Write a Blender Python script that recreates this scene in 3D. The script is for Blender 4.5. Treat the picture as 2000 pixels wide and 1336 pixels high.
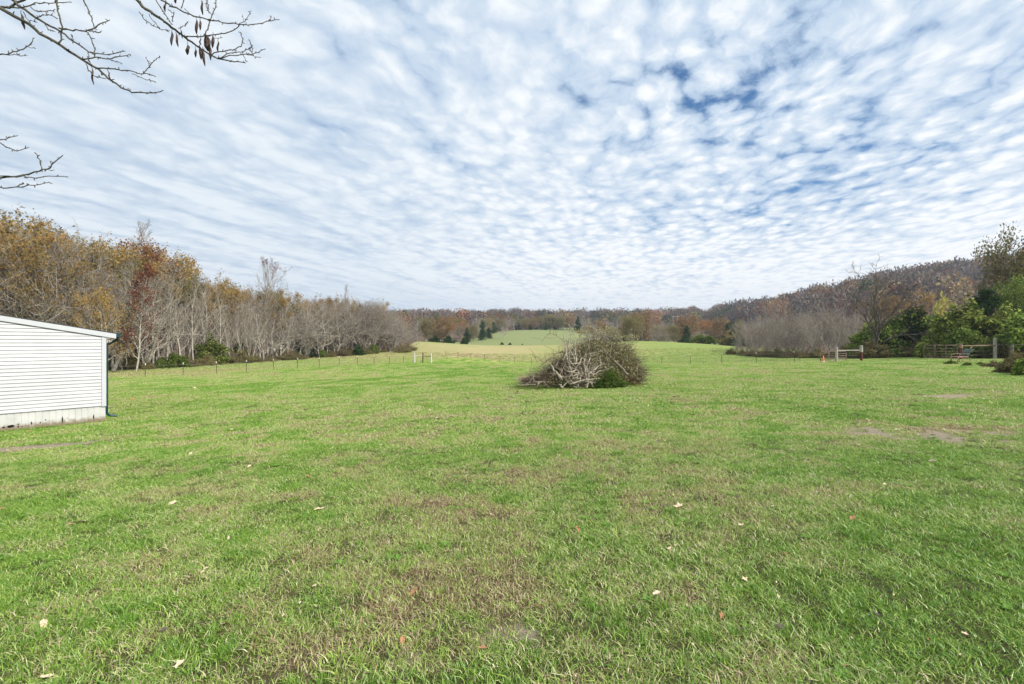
import bpy, math, random
import numpy as np
from mathutils import Vector

for o in list(bpy.data.objects): bpy.data.objects.remove(o)
SC = bpy.context.scene
COL = SC.collection
R = math.radians
F = 889.0            # focal length in units of the 2000 px wide photograph
CAMZ = 1.6

# ------------------------------------------------------------------ camera
cd = bpy.data.cameras.new('camera'); cam = bpy.data.objects.new('camera', cd); COL.objects.link(cam)
cd.sensor_width = 36.0; cd.lens = 36.0 * F / 2000.0
cd.clip_start = 0.05; cd.clip_end = 20000
cam.location = (0, 0, CAMZ); cam.rotation_euler = (R(90), 0, 0)
SC.camera = cam

# ------------------------------------------------------------------ light
SC.view_settings.view_transform = 'Standard'; SC.view_settings.look = 'None'
SC.view_settings.exposure = 0.25; SC.view_settings.gamma = 1.0
SUN_DIR = Vector((0.60, -0.42, 0.62)).normalized()      # towards the sun
sd = bpy.data.lights.new('sun', 'SUN'); sun = bpy.data.objects.new('sun', sd); COL.objects.link(sun)
sd.energy = 5.0; sd.angle = R(1.5); sd.color = (1.0, 0.955, 0.88)
sun.rotation_euler = SUN_DIR.to_track_quat('Z', 'Y').to_euler()

def N(nt, kind, **kw):
    n = nt.nodes.new(kind)
    for k, v in kw.items(): setattr(n, k, v)
    return n
def mathn(nt, op, a, b=None, clamp=False):
    n = nt.nodes.new('ShaderNodeMath'); n.operation = op; n.use_clamp = clamp
    for i, x in enumerate((a, b)):
        if x is None: continue
        if isinstance(x, (int, float)): n.inputs[i].default_value = x
        else: nt.links.new(x, n.inputs[i])
    return n.outputs[0]
def mixc(nt, fac, a, b, blend='MIX'):
    n = nt.nodes.new('ShaderNodeMix'); n.data_type = 'RGBA'; n.blend_type = blend; n.clamp_factor = True
    for sock, x in ((n.inputs[0], fac), (n.inputs[6], a), (n.inputs[7], b)):
        if isinstance(x, (int, float)): sock.default_value = x
        elif isinstance(x, tuple): sock.default_value = (*x[:3], 1)
        else: nt.links.new(x, sock)
    return n.outputs[2]
def maprange(nt, v, a, b, c=0.0, d=1.0, smooth=True):
    n = nt.nodes.new('ShaderNodeMapRange'); n.interpolation_type = 'SMOOTHSTEP' if smooth else 'LINEAR'
    nt.links.new(v, n.inputs[0])
    for i, x in enumerate((a, b, c, d)): n.inputs[i + 1].default_value = x
    return n.outputs[0]
def noise(nt, vec, scale, detail=4, rough=0.5, dist=0.0):
    n = nt.nodes.new('ShaderNodeTexNoise'); n.inputs['Scale'].default_value = scale
    n.inputs['Detail'].default_value = detail; n.inputs['Roughness'].default_value = rough
    n.inputs['Distortion'].default_value = dist
    if vec is not None: nt.links.new(vec, n.inputs['Vector'])
    return n.outputs[0]

world = bpy.data.worlds.new('World'); SC.world = world; world.use_nodes = True
nt = world.node_tree; nt.nodes.clear()
out = N(nt, 'ShaderNodeOutputWorld'); bg = N(nt, 'ShaderNodeBackground')
sky = N(nt, 'ShaderNodeTexSky'); sky.sky_type = 'NISHITA'; sky.sun_disc = False
sky.sun_elevation = math.asin(SUN_DIR.z); sky.sun_rotation = math.atan2(SUN_DIR.x, SUN_DIR.y)
sky.air_density = 1.0; sky.dust_density = 0.6; sky.ozone_density = 2.0
tc = N(nt, 'ShaderNodeTexCoord'); sep = N(nt, 'ShaderNodeSeparateXYZ'); nt.links.new(tc.outputs['Generated'], sep.inputs[0])
zz = mathn(nt, 'ADD', mathn(nt, 'MAXIMUM', sep.outputs[2], 0.0), 0.045)
U = mathn(nt, 'DIVIDE', sep.outputs[0], zz); V = mathn(nt, 'DIVIDE', sep.outputs[1], zz)
ang = R(20); ca, sa = math.cos(ang), math.sin(ang)
S = mathn(nt, 'SUBTRACT', mathn(nt, 'MULTIPLY', U, ca), mathn(nt, 'MULTIPLY', V, sa))     # across the cloud streets
T = mathn(nt, 'ADD', mathn(nt, 'MULTIPLY', U, sa), mathn(nt, 'MULTIPLY', V, ca))          # along them
def comb(x, y):
    c = nt.nodes.new('ShaderNodeCombineXYZ')
    for i, v in enumerate((x, y)):
        if isinstance(v, (int, float)): c.inputs[i].default_value = v
        else: nt.links.new(v, c.inputs[i])
    return c.outputs[0]
def mad(v, k, c=0.0): return mathn(nt, 'ADD', mathn(nt, 'MULTIPLY', v, k), c)
P0 = comb(S, T)
def warp(v, sc, amp, off): return mathn(nt, 'ADD', v, mad(noise(nt, comb(mad(S, 1, off), T), sc, 2), amp, -amp/2))
Sd = warp(S, 1.3, 0.22, 3.1); Td = warp(T, 1.3, 0.22, 7.7)
S2 = warp(Sd, 11.0, 0.07, 1.3); T2 = warp(Td, 11.0, 0.07, 5.9)
streets = noise(nt, comb(mad(Sd, 3.9), mad(Td, 0.8)), 1.0, 2, 0.5)
ripple = mathn(nt, 'SINE', mathn(nt, 'ADD', mad(S2, 22.0), mad(streets, 5.0)))
streets = mathn(nt, 'ADD', streets, mathn(nt, 'MULTIPLY', ripple, mad(noise(nt, P0, 1.7, 1), 0.16, -0.03)))
def puffs(a, b, off, kind='SMOOTH_F1'):
    c = N(nt, 'ShaderNodeTexVoronoi'); c.feature = kind; c.inputs['Scale'].default_value = 1.0
    if kind != 'F1': c.inputs['Smoothness'].default_value = 0.35
    nt.links.new(comb(mad(S2, a, off), mad(T2, b)), c.inputs['Vector']); return mathn(nt, 'SUBTRACT', 0.55, c.outputs['Distance'])
p1 = puffs(9.5, 6.5, 0.0); p2 = puffs(17.0, 13.0, 4.4, 'F1')
fine = noise(nt, comb(mad(S2, 13.0), mad(T2, 9.0)), 1.0, 7, 0.66)
fine2 = noise(nt, comb(mad(S2, 40.0), mad(T2, 22.0)), 1.0, 5, 0.6)
big = noise(nt, P0, 0.9, 3, 0.5)
def blob(cu, cv, r, k):
    du = mathn(nt, 'SUBTRACT', U, cu); dv = mathn(nt, 'SUBTRACT', V, cv)
    d = mathn(nt, 'SQRT', mathn(nt, 'ADD', mathn(nt, 'MULTIPLY', du, du), mathn(nt, 'MULTIPLY', dv, dv)))
    return maprange(nt, d, r, 0.0, 0.0, k)
open_ = mathn(nt, 'ADD', mathn(nt, 'ADD', blob(0.75, 1.6, 0.8, 0.28), blob(1.8, 2.9, 1.6, 0.20)), mathn(nt, 'ADD', blob(-0.4, 1.35, 0.5, 0.10), blob(1.7, 1.9, 0.9, 0.15)))
left = maprange(nt, U, 0.6, -1.6)
shape = mathn(nt, 'ADD', mathn(nt, 'MULTIPLY', mad(streets, 1.5, -0.75), mad(left, 0.75, 0.36)), mathn(nt, 'MULTIPLY', mad(p1, 1.05), mad(left, -0.45, 0.95)))
shape = mathn(nt, 'ADD', shape, mathn(nt, 'MULTIPLY', mad(p2, 0.42), mad(left, -0.4, 1.0)))
shape = mathn(nt, 'ADD', shape, mathn(nt, 'ADD', mathn(nt, 'MULTIPLY', mad(fine, 1.1, -0.55), mad(left, -0.45, 1.0)), mad(fine2, 0.28, -0.14)))
dens = mathn(nt, 'ADD', mathn(nt, 'ADD', mad(big, 0.35, 0.42), mathn(nt, 'MULTIPLY', shape, mad(open_, 1.0, 0.58))), mad(open_, -0.95))
far = maprange(nt, sep.outputs[2], 0.32, 0.05)
dens = mathn(nt, 'ADD', dens, mathn(nt, 'MULTIPLY', far, 0.22))
alpha = maprange(nt, dens, -0.04, 0.44)
lit = maprange(nt, dens, 0.28, 0.95)
sunny = maprange(nt, U, -2.2, 1.0)
shade_c = mixc(nt, sunny, (0.42, 0.53, 0.67), (0.45, 0.57, 0.72))
white_c = mixc(nt, sunny, (0.70, 0.77, 0.83), (0.87, 0.89, 0.90))
cloud_c = mixc(nt, lit, shade_c, white_c)
skyb = mixc(nt, 1.0, sky.outputs[0], (0.034, 0.078, 0.108), 'MULTIPLY')
skyc = mixc(nt, alpha, skyb, cloud_c)
# low haze bank by the horizon
hz = maprange(nt, sep.outputs[2], 0.15, 0.0, 0.0, 0.7)
hz_c = mixc(nt, maprange(nt, U, -6.0, 5.0), (0.42, 0.54, 0.68), (0.62, 0.70, 0.78))
skyc = mixc(nt, hz, skyc, hz_c)
nt.links.new(skyc, bg.inputs[0]); bg.inputs[1].default_value = 1.0
nt.links.new(bg.outputs[0], out.inputs[0])

# ------------------------------------------------------------------ helpers
rng = np.random.default_rng(7); random.seed(7)
def link(o, parent=None):
    COL.objects.link(o)
    if parent is not None: o.parent = parent
    return o
def tag(o, label=None, cat=None, group=None, kind=None):
    if label: o['label'] = label
    if cat: o['category'] = cat
    if group: o['group'] = group
    if kind: o['kind'] = kind
    return o
def empty(name, loc, rz=0.0, sc=1.0):
    o = bpy.data.objects.new(name, None); link(o); o.location = loc; o.rotation_euler = (0, 0, rz)
    o.scale = (sc, sc, sc) if isinstance(sc, (int, float)) else sc
    o.empty_display_size = 0.2
    return o
def npmesh(name, verts, faces, mats, attrs=None, smooth=False, midx=None):
    verts = np.asarray(verts, np.float32); faces = np.asarray(faces, np.int32)
    me = bpy.data.meshes.new(name); k = faces.shape[1]
    me.vertices.add(len(verts)); me.vertices.foreach_set('co', verts.ravel())
    me.loops.add(faces.size); me.loops.foreach_set('vertex_index', faces.ravel())
    me.polygons.add(len(faces)); me.polygons.foreach_set('loop_start', np.arange(0, faces.size, k, dtype=np.int32))
    if smooth: me.polygons.foreach_set('use_smooth', np.ones(len(faces), bool))
    if midx is not None: me.polygons.foreach_set('material_index', np.asarray(midx, np.int32))
    for m in (mats if isinstance(mats, (list, tuple)) else [mats]): me.materials.append(m)
    if attrs:
        for an, (ty, data) in attrs.items():
            a = me.attributes.new(an, ty, 'POINT')
            a.data.foreach_set('color' if ty == 'FLOAT_COLOR' else 'value', np.asarray(data, np.float32).ravel())
    me.update(calc_edges=True); me.validate()
    return me
class MB:
    """collects boxes, bars, tubes, quads; builds them as one mesh"""
    def __init__(s): s.v = []; s.f = []
    def add(s, vs, fs):
        b = len(s.v); s.v += [tuple(v) for v in vs]; s.f += [[b + i for i in f] for f in fs]
    def box(s, a, b):
        x0, y0, z0 = a; x1, y1, z1 = b
        s.add([(x0,y0,z0),(x1,y0,z0),(x1,y1,z0),(x0,y1,z0),(x0,y0,z1),(x1,y0,z1),(x1,y1,z1),(x0,y1,z1)],
              [(0,3,2,1),(4,5,6,7),(0,1,5,4),(1,2,6,5),(2,3,7,6),(3,0,4,7)])
    def tube(s, pts, rad, n=6, caps=True):
        pts = [Vector(p) for p in pts]
        if isinstance(rad, (int, float)): rad = [rad] * len(pts)
        prev = None; b = len(s.v)
        for i, p in enumerate(pts):
            t = (pts[min(i+1, len(pts)-1)] - pts[max(i-1, 0)]).normalized()
            if prev is None:
                a = Vector((0, 0, 1)) if abs(t.z) < 0.9 else Vector((1, 0, 0)); prev = t.cross(a).normalized()
            else: prev = (prev - t * prev.dot(t)).normalized()
            c = t.cross(prev)
            for k in range(n):
                w = 2 * math.pi * k / n
                s.v.append(tuple(p + (prev * math.cos(w) + c * math.sin(w)) * rad[i]))
        for i in range(len(pts) - 1):
            for k in range(n):
                a0 = b + i*n + k; a1 = b + i*n + (k+1) % n
                s.f.append([a0, a1, a1 + n, a0 + n])
        if caps:
            s.f.append([b + k for k in range(n)][::-1]); s.f.append([b + (len(pts)-1)*n + k for k in range(n)])
    def build(s, name, mat, parent=None, smooth=False, bevel=0):
        me = bpy.data.meshes.new(name); me.from_pydata(s.v, [], s.f); me.materials.append(mat); me.update()
        if smooth:
            me.polygons.foreach_set('use_smooth', [True]*len(me.polygons))
        o = bpy.data.objects.new(name, me); link(o, parent)
        if bevel:
            m = o.modifiers.new('bevel', 'BEVEL'); m.width = bevel; m.segments = 2; m.limit_method = 'ANGLE'
        return o

# value noise usable from numpy
def vnoise(x, y, seed=0):
    x = np.asarray(x, float); y = np.asarray(y, float)
    xi = np.floor(x).astype(np.int64); yi = np.floor(y).astype(np.int64); fx = x - xi; fy = y - yi
    fx = fx*fx*(3-2*fx); fy = fy*fy*(3-2*fy)
    def h(a, b):
        n = (a * 374761393 + b * 668265263 + seed * 974711) & 0xffffffff
        n = ((n ^ (n >> 13)) * 1274126177) & 0xffffffff
        return ((n ^ (n >> 16)) & 0xffff) / 65535.0
    return (h(xi,yi)*(1-fx)+h(xi+1,yi)*fx)*(1-fy) + (h(xi,yi+1)*(1-fx)+h(xi+1,yi+1)*fx)*fy
def fbm(x, y, seed=0, oct=4):
    s = 0; a = 1; t = 0
    for i in range(oct):
        s = s + a * vnoise(x * 2**i + 17.3*i, y * 2**i - 9.1*i, seed + i); t += a; a *= 0.55
    return s / t
def sstep(a, b, x):
    t = np.clip((np.asarray(x, float) - a) / (b - a), 0, 1); return t*t*(3-2*t)

# ------------------------------------------------------------------ terrain
PX = np.array([-600, 0, 300, 600, 820, 900, 1000, 1100, 1250, 1430, 1550, 1650, 1800, 2000, 2600], float)
TD = [
 (0,    [1.6]*15),
 (14,   [2.62, 2.58, 2.42, 2.2, 2.05, 2.02, 1.98, 1.95, 1.9, 1.82, 1.78, 1.74, 1.65, 1.55, 1.5]),
 (30,   [3.0, 3.0, 2.95, 2.75, 2.6, 2.52, 2.45, 2.35, 2.2, 2.0, 1.88, 1.8, 1.65, 1.45, 1.3]),
 (45,   [3.4, 3.4, 3.35, 3.15, 2.95, 2.9, 2.8, 2.72, 2.6, 2.3, 2.1, 1.9, 1.6, 1.35, 1.2]),
 (60,   [3.5, 3.5, 3.4, 3.3, 3.2, 3.2, 3.2, 3.15, 2.95, 2.7, 2.5, 2.2, 1.9, 1.5, 1.2]),
 (76,   [3.5, 3.5, 3.4, 3.3, 3.3, 3.5, 3.65, 3.5, 3.2, 2.6, 2.4, 2.2, 1.9, 1.4, 1.0]),
 (100,  [3.4, 3.4, 3.3, 3.0, 2.2, 2.5, 2.7, 2.5, 1.6, 1.2, 1.4, 1.6, 1.4, 0.8, 0.5]),
 (130,  [3.0, 3.0, 2.5, 1.8, 0.1, 0.7, 0.9, 0.7, -0.65, 0.9, 1.2, 1.2, 0.5, -1, -2]),
 (150,  [3.0, 3.0, 2.3, 1.5, -0.5, 0.7, 1.6, 1.6, 0.2, 1.8, 1.2, 0.8, -0.5, -3, -5]),
 (180,  [3.0, 3.0, 2.0, 1.0, 0.0, 1.8, 3.2, 3.6, 2.6, 2.5, 0.5, -1.5, -5, -8, -12]),
 (220,  [2.0, 2.0, 1.0, 0.0, -1.0, 0.5, 0.0, 0.5, 3.0, 1.5, -3, -6, -12, -17, -22]),
 (300,  [-3, -3, -4, -4, -5.5, -5.0, -7.8, -7.6, -2, -6, -12, -18, -28, -35, -40]),
 (350,  [-7, -7, -8, -8, -9, -8, -9.2, -9, -7.5, -11, -18, -26, -40, -48, -52]),
 (430,  [-12, -12, -13, -13, -14, -13, -13, -14.5, -14, -18, -26, -38, -55, -64, -68]),
 (560,  [-20, -20, -20, -20, -21, -22, -22, -23, -23, -27, -37, -51, -72, -84, -90]),
 (650,  [-22, -22, -22, -22, -23, -24, -24, -25, -25, -29, -38, -52, -74, -88, -95]),
 (1000, [-18]*8 + [-20, -22, -28, -40, -60, -75, -80]),
 (3200, [0]*15)]
DD = np.array([r[0] for r in TD], float); TV = np.array([r[1] for r in TD], float)
_lx = np.linspace(-600, 2600, 161); _ld = np.linspace(0, math.log(3200/6.0 + 1), 260)
_Dg = 6.0 * (np.exp(_ld) - 1)
_g = np.empty((len(_Dg), len(_lx)))
_tmp = np.array([np.interp(_lx, PX, r) for r in TV])
for j in range(len(_lx)): _g[:, j] = np.interp(_Dg, DD, _tmp[:, j])
for _ in range(6):
    p = np.pad(_g, 1, mode='edge'); _g = (p[:-2,1:-1]+p[2:,1:-1]+p[1:-1,:-2]+p[1:-1,2:]+2*_g)/6
def drop(px, D):
    px = np.asarray(px, float); D = np.asarray(D, float)
    a = np.clip((px + 600) / 20.0, 0, 159.999); b = np.clip(np.log(np.maximum(D, 0)/6.0 + 1) / _ld[1], 0, 258.999)
    ia = a.astype(int); ib = b.astype(int); fa = a-ia; fb = b-ib
    return (_g[ib,ia]*(1-fa)+_g[ib,ia+1]*fa)*(1-fb)+(_g[ib+1,ia]*(1-fa)+_g[ib+1,ia+1]*fa)*fb
def H(x, y):
    x = np.asarray(x, float); y = np.asarray(y, float)
    yy = np.maximum(y, 0.3)
    z = CAMZ - drop(1000 + F * x / yy, np.maximum(y, 0))
    r = np.hypot(x, y)
    z = z + (fbm(x/3.1, y/3.1, 3, 3) - 0.5) * 0.05 * sstep(0.5, 4, r) + (fbm(x/19., y/19., 5, 3) - 0.5) * 0.25 * sstep(15, 60, r)
    z = z + (fbm(x/55., y/55., 8, 4) - 0.5) * 12 * sstep(330, 520, r)
    return z
def Hf(x, y): return float(H(x, y))
def XY(px, D): return ((px - 1000) / F * D, D)
def P3(px, py, D): return Vector(((px - 1000) / F * D, D, CAMZ - (py - 668) / F * D))

# what grows where (0 lush .. 1 straw) and bare patches
def dryness(x, y):
    D = y; px = 1000 + F * x / np.maximum(y, 0.3)
    d = 0.35 + (fbm(x/0.42, y/0.42, 21, 4) - 0.5) * 1.6 + (fbm(x/2.6, y/2.6, 31, 3) - 0.5) * 0.4
    lawn = sstep(9, 30, D)
    d = d * (1 - lawn) + (0.32 + (fbm(x/0.8, y/1.5, 41, 4) - 0.5) * 1.5 + (fbm(x/7., y/9., 44, 3) - 0.5) * 0.5) * lawn
    # central worn patch in the foreground, greener corners
    d = d + 0.05 * np.exp(-((x-0.3)/1.8)**2 - ((y-3.1)/1.3)**2) - 0.26 * sstep(1250, 1950, px) * (1 - sstep(7, 14, D)) - 0.14*sstep(500, 0, px)*(1-sstep(6, 12, D))
    d = d + 0.5 * (np.exp(-((x-8.2)/2.4)**2 - ((y-8.3)/0.8)**2) + 0.7*np.exp(-((x-13.5)/2.2)**2 - ((y-13.6)/0.8)**2))
    for (ax, ay, bx_, by_, wd_) in ((-14.5, 24.0, -1.0, 52.0, 0.55), (-22, 27, -13, 33, 0.6), (4, 44, 22, 47, 0.5)):
        tt = np.clip(((x-ax)*(bx_-ax)+(y-ay)*(by_-ay))/((bx_-ax)**2+(by_-ay)**2), 0, 1); dd_ = np.hypot(x-ax-tt*(bx_-ax), y-ay-tt*(by_-ay)) + (fbm(x/2., y/2., 93, 3)-0.5)*1.6
        d = d - 0.55*np.exp(-(dd_/wd_)**2)
    # hay field beyond the fence
    fl = fence_side(x, y)
    hay = 0.80 + (fbm(x/9., y/16., 51, 4) - 0.5) * 0.6 - 0.22*(1-sstep(78, 92, D))
    hay = hay * (1 - 0.45 * sstep(1000, 1350, px)) * (1 - 0.30 * sstep(118, 142, D)*sstep(1000, 850, px))
    pas = 0.48 + (fbm(x/20., y/20., 61, 3) - 0.5) * 0.5
    fld = hay * (1 - sstep(150, 180, D)) + pas * sstep(150, 180, D)
    d = d * (1 - fl) + fld * fl
    return np.clip(d, 0, 1)
def fence_side(x, y):
    # signed distances beyond the two fence lines
    a = ((x - 30.4) * 2.58 + (y - 49.0) * 2.72) / 3.75
    b = (-(x + 31.8) * 2.70 + (y - 44.0) * 1.49) / 3.08
    wide = fbm(x/4., y/4., 71, 2) * 2
    r = np.maximum(a, b)
    # to the right of the right-hand gate lawn goes on to the brush
    return sstep(-0.5, 4.5, r + wide - 1)
def litter(x, y):
    px = 1000 + F * x / np.maximum(y, 0.3); w = fbm(x/3., y/3., 77, 2)*3-1.5
    e = np.interp(px, [-250, -100, 100, 220, 400, 500, 600, 700, 790, 830], [38, 42, 46, 51, 64, 74, 86, 96, 106, 170])
    a = sstep(-1, 1.5, y + w - e) * (px < 835)
    e2 = np.interp(px, [820, 860, 900, 960, 1020, 1060, 1150, 1250, 1330, 1400, 1440, 1500, 1600, 1700, 1850, 1950, 2100], [175, 185, 225, 280, 330, 385, 400, 390, 425, 420, 84, 74, 67, 62, 51, 42, 34])
    b = sstep(-1, 1.5, (y + w*np.where(y > 150, 4, 1) - e2)) * (px >= 820)
    c = np.exp(-((px-1290)/160.)**4) * sstep(150, 158, y) * sstep(335, 325, y) * sstep(0.42, 0.5, fbm(x/22., y/30., 78, 2))
    return np.clip(np.maximum(np.maximum(a, b), c*0.8), 0, 1) * (y > 0)
def dirt(x, y):
    n = fbm(x/0.3, y/0.4, 81, 4)
    def ell(cx, cy, rx, ry, rot=0.0):
        c, s = math.cos(rot), math.sin(rot); dx = x-cx; dy = y-cy
        return np.exp(-((dx*c+dy*s)/rx)**2 - ((-dx*s+dy*c)/ry)**2)
    m = ell(-10.7, 9.55, 1.35, 0.42, 0.5)*2.3 + 0.85*ell(7.7, 8.2, 1.9, 0.95, -0.05) + 0.95*ell(12.9, 13.6, 1.8, 0.7) + 0.4*ell(0.0, 2.6, 0.3, 0.12) + 0.35*ell(-0.6, 2.4, 0.25, 0.1)
    return np.clip((m + (n - 0.5) * 1.5 - 0.25) * 2.6, 0, 1) * (m > 0.1)

# ------------------------------------------------------------------ materials
def principled(name):
    m = bpy.data.materials.new(name); m.use_nodes = True
    return m, m.node_tree, m.node_tree.nodes['Principled BSDF']
def mat_plain(name, col, rough=0.7, var=0.15, scale=6.0, metallic=0.0, bump=0.0, bscale=40.0, stretch=None, spec=0.3):
    m, nt, b = principled(name)
    tc = N(nt, 'ShaderNodeTexCoord'); mp = N(nt, 'ShaderNodeMapping'); nt.links.new(tc.outputs['Object'], mp.inputs[0])
    if stretch: mp.inputs['Scale'].default_value = stretch
    n = noise(nt, mp.outputs[0], scale, 5, 0.6)
    lo = tuple(c * (1 - var) for c in col); hi = tuple(min(1, c * (1 + var)) for c in col)
    nt.links.new(mixc(nt, maprange(nt, n, 0.3, 0.7), lo, hi), b.inputs['Base Color'])
    b.inputs['Roughness'].default_value = rough; b.inputs['Metallic'].default_value = metallic
    b.inputs['Specular IOR Level'].default_value = spec
    if bump:
        bp = N(nt, 'ShaderNodeBump'); bp.inputs['Strength'].default_value = bump; bp.inputs['Distance'].default_value = 0.02
        nt.links.new(noise(nt, mp.outputs[0], bscale, 4, 0.6), bp.inputs['Height']); nt.links.new(bp.outputs[0], b.inputs['Normal'])
    return m
def mat_leaf(name, cols, trans=0.35, rough=0.6, obj_var=0.25):
    """cols: three albedos picked by the per-leaf attribute 'rnd'; a part of the light passes through"""
    m = bpy.data.materials.new(name); m.use_nodes = True; nt = m.node_tree; nt.nodes.clear()
    o = N(nt, 'ShaderNodeOutputMaterial'); at = N(nt, 'ShaderNodeAttribute'); at.attribute_name = 'rnd'
    cr = N(nt, 'ShaderNodeValToRGB'); nt.links.new(at.outputs['Fac'], cr.inputs[0])
    e = cr.color_ramp.elements; e[0].position = 0.0; e[0].color = (*cols[0], 1); e[1].position = 1.0; e[1].color = (*cols[-1], 1)
    for i, c in enumerate(cols[1:-1]):
        x = e.new((i + 1) / (len(cols) - 1)); x.color = (*c, 1)
    oi = N(nt, 'ShaderNodeObjectInfo')
    hs = N(nt, 'ShaderNodeHueSaturation'); nt.links.new(cr.outputs[0], hs.inputs['Color'])
    nt.links.new(maprange(nt, oi.outputs['Random'], 0, 1, 1 - obj_var, 1 + obj_var, False), hs.inputs['Value'])
    d = N(nt, 'ShaderNodeBsdfDiffuse'); t = N(nt, 'ShaderNodeBsdfTranslucent'); mx = N(nt, 'ShaderNodeMixShader')
    nt.links.new(hs.outputs[0], d.inputs[0]); nt.links.new(hs.outputs[0], t.inputs[0]); mx.inputs[0].default_value = trans
    nt.links.new(d.outputs[0], mx.inputs[1]); nt.links.new(t.outputs[0], mx.inputs[2]); nt.links.new(mx.outputs[0], o.inputs[0])
    return m
M = {}
M['bark_pale'] = mat_plain('bark_pale', (0.36, 0.325, 0.275), 0.9, 0.35, 3.0)
M['bark_grey'] = mat_plain('bark_grey', (0.25, 0.22, 0.185), 0.9, 0.35, 3.0)
M['bark_dark'] = mat_plain('bark_dark', (0.11, 0.09, 0.075), 0.9, 0.35, 3.0)
M['twig_grey'] = mat_plain('twig_grey', (0.21, 0.17, 0.135), 0.9, 0.25, 1.0)
M['twig_brown'] = mat_plain('twig_brown', (0.165, 0.115, 0.085), 0.9, 0.25, 1.0)
M['twig_dark'] = mat_plain('twig_dark', (0.085, 0.068, 0.058), 0.9, 0.3, 1.0)
M['limb_near'] = mat_plain('limb_near', (0.085, 0.075, 0.055), 0.85, 0.4, 14.0, bump=0.5, bscale=60)
M['leaf_gold'] = mat_leaf('leaf_gold', [(0.30, 0.18, 0.06), (0.42, 0.25, 0.075), (0.22, 0.17, 0.07), (0.34, 0.27, 0.09)])
M['leaf_orange'] = mat_leaf('leaf_orange', [(0.27, 0.12, 0.055), (0.38, 0.19, 0.075), (0.20, 0.11, 0.055), (0.40, 0.25, 0.11)])
M['leaf_russet'] = mat_leaf('leaf_russet', [(0.15, 0.045, 0.03), (0.26, 0.075, 0.04), (0.12, 0.05, 0.03), (0.30, 0.12, 0.06)])
M['leaf_olive'] = mat_leaf('leaf_olive', [(0.17, 0.16, 0.07), (0.24, 0.22, 0.085), (0.28, 0.22, 0.09), (0.12, 0.125, 0.06)])
M['leaf_tan'] = mat_leaf('leaf_tan', [(0.34, 0.22, 0.11), (0.28, 0.16, 0.08), (0.42, 0.30, 0.16), (0.22, 0.17, 0.10)])
M['leaf_green'] = mat_leaf('leaf_green', [(0.04, 0.07, 0.015), (0.09, 0.15, 0.03), (0.19, 0.27, 0.05), (0.40, 0.44, 0.12)], 0.42)  # dark-to-bright leaf tones put highlights and gap shade into the colour
M['leaf_lime'] = mat_leaf('leaf_lime', [(0.06, 0.09, 0.02), (0.14, 0.20, 0.04), (0.26, 0.32, 0.07), (0.46, 0.45, 0.14)], 0.42)  # yellower, with the same painted leaf highlights and dark gaps
M['leaf_yellow'] = mat_leaf('leaf_yellow', [(0.55, 0.5, 0.12), (0.7, 0.65, 0.2), (0.35, 0.34, 0.12)])
M['needle'] = mat_leaf('needle', [(0.022, 0.048, 0.018), (0.035, 0.075, 0.024), (0.055, 0.10, 0.035)], 0.15)
M['weed'] = mat_leaf('weed', [(0.20, 0.145, 0.09), (0.16, 0.16, 0.05), (0.28, 0.22, 0.12), (0.11, 0.15, 0.04), (0.17, 0.09, 0.06)], 0.3)

# ground: albedo from the 'dry' and 'dirt' attributes plus fine noise
m, nt, b = principled('ground'); M['ground'] = m
at = N(nt, 'ShaderNodeAttribute'); at.attribute_name = 'dry'; ad = N(nt, 'ShaderNodeAttribute'); ad.attribute_name = 'dirt'
geo = N(nt, 'ShaderNodeNewGeometry')
f1 = noise(nt, geo.outputs['Position'], 2.6, 8, 0.72); f2 = noise(nt, geo.outputs['Position'], 38.0, 5, 0.7)
ff = mathn(nt, 'ADD', mathn(nt, 'MULTIPLY', f1, 0.5), mathn(nt, 'MULTIPLY', f2, 0.5))
dv = mathn(nt, 'ADD', at.outputs['Fac'], mathn(nt, 'MULTIPLY', mathn(nt, 'SUBTRACT', ff, 0.5), 2.1))
cr = N(nt, 'ShaderNodeValToRGB'); nt.links.new(dv, cr.inputs[0]); e = cr.color_ramp.elements
e[0].position = 0.0; e[0].color = (0.10, 0.20, 0.025, 1); e[1].position = 1.0; e[1].color = (0.50, 0.38, 0.20, 1)
x = e.new(0.3); x.color = (0.19, 0.29, 0.045, 1); x = e.new(0.6); x.color = (0.30, 0.32, 0.095, 1); x = e.new(0.8); x.color = (0.42, 0.355, 0.17, 1)
soil = mixc(nt, f2, (0.17, 0.135, 0.09), (0.50, 0.42, 0.31))
al = N(nt, 'ShaderNodeAttribute'); al.attribute_name = 'litter'; ath = N(nt, 'ShaderNodeAttribute'); ath.attribute_name = 'thatch_shade'
apa = N(nt, 'ShaderNodeAttribute'); apa.attribute_name = 'pasture'
pcol = mixc(nt, maprange(nt, f1, 0.35, 0.65), (0.15, 0.20, 0.065), (0.25, 0.26, 0.12))
gc = mixc(nt, apa.outputs['Fac'], cr.outputs[0], pcol)
gc = mixc(nt, mathn(nt, 'MULTIPLY', ath.outputs['Fac'], 0.85), gc, mixc(nt, f2, (0.022, 0.022, 0.012), (0.13, 0.105, 0.06)))  # dark thatch near the camera, with the shade between blades painted in
gc = mixc(nt, ad.outputs['Fac'], gc, soil)
gc = mixc(nt, al.outputs['Fac'], gc, mixc(nt, f2, (0.06, 0.042, 0.028), (0.17, 0.12, 0.075)))
nt.links.new(gc, b.inputs['Base Color']); b.inputs['Roughness'].default_value = 0.95; b.inputs['Specular IOR Level'].default_value = 0.1
bp = N(nt, 'ShaderNodeBump'); bp.inputs['Strength'].default_value = 0.9; bp.inputs['Distance'].default_value = 0.06
nt.links.new(f2, bp.inputs['Height']); nt.links.new(bp.outputs[0], b.inputs['Normal'])

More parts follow.
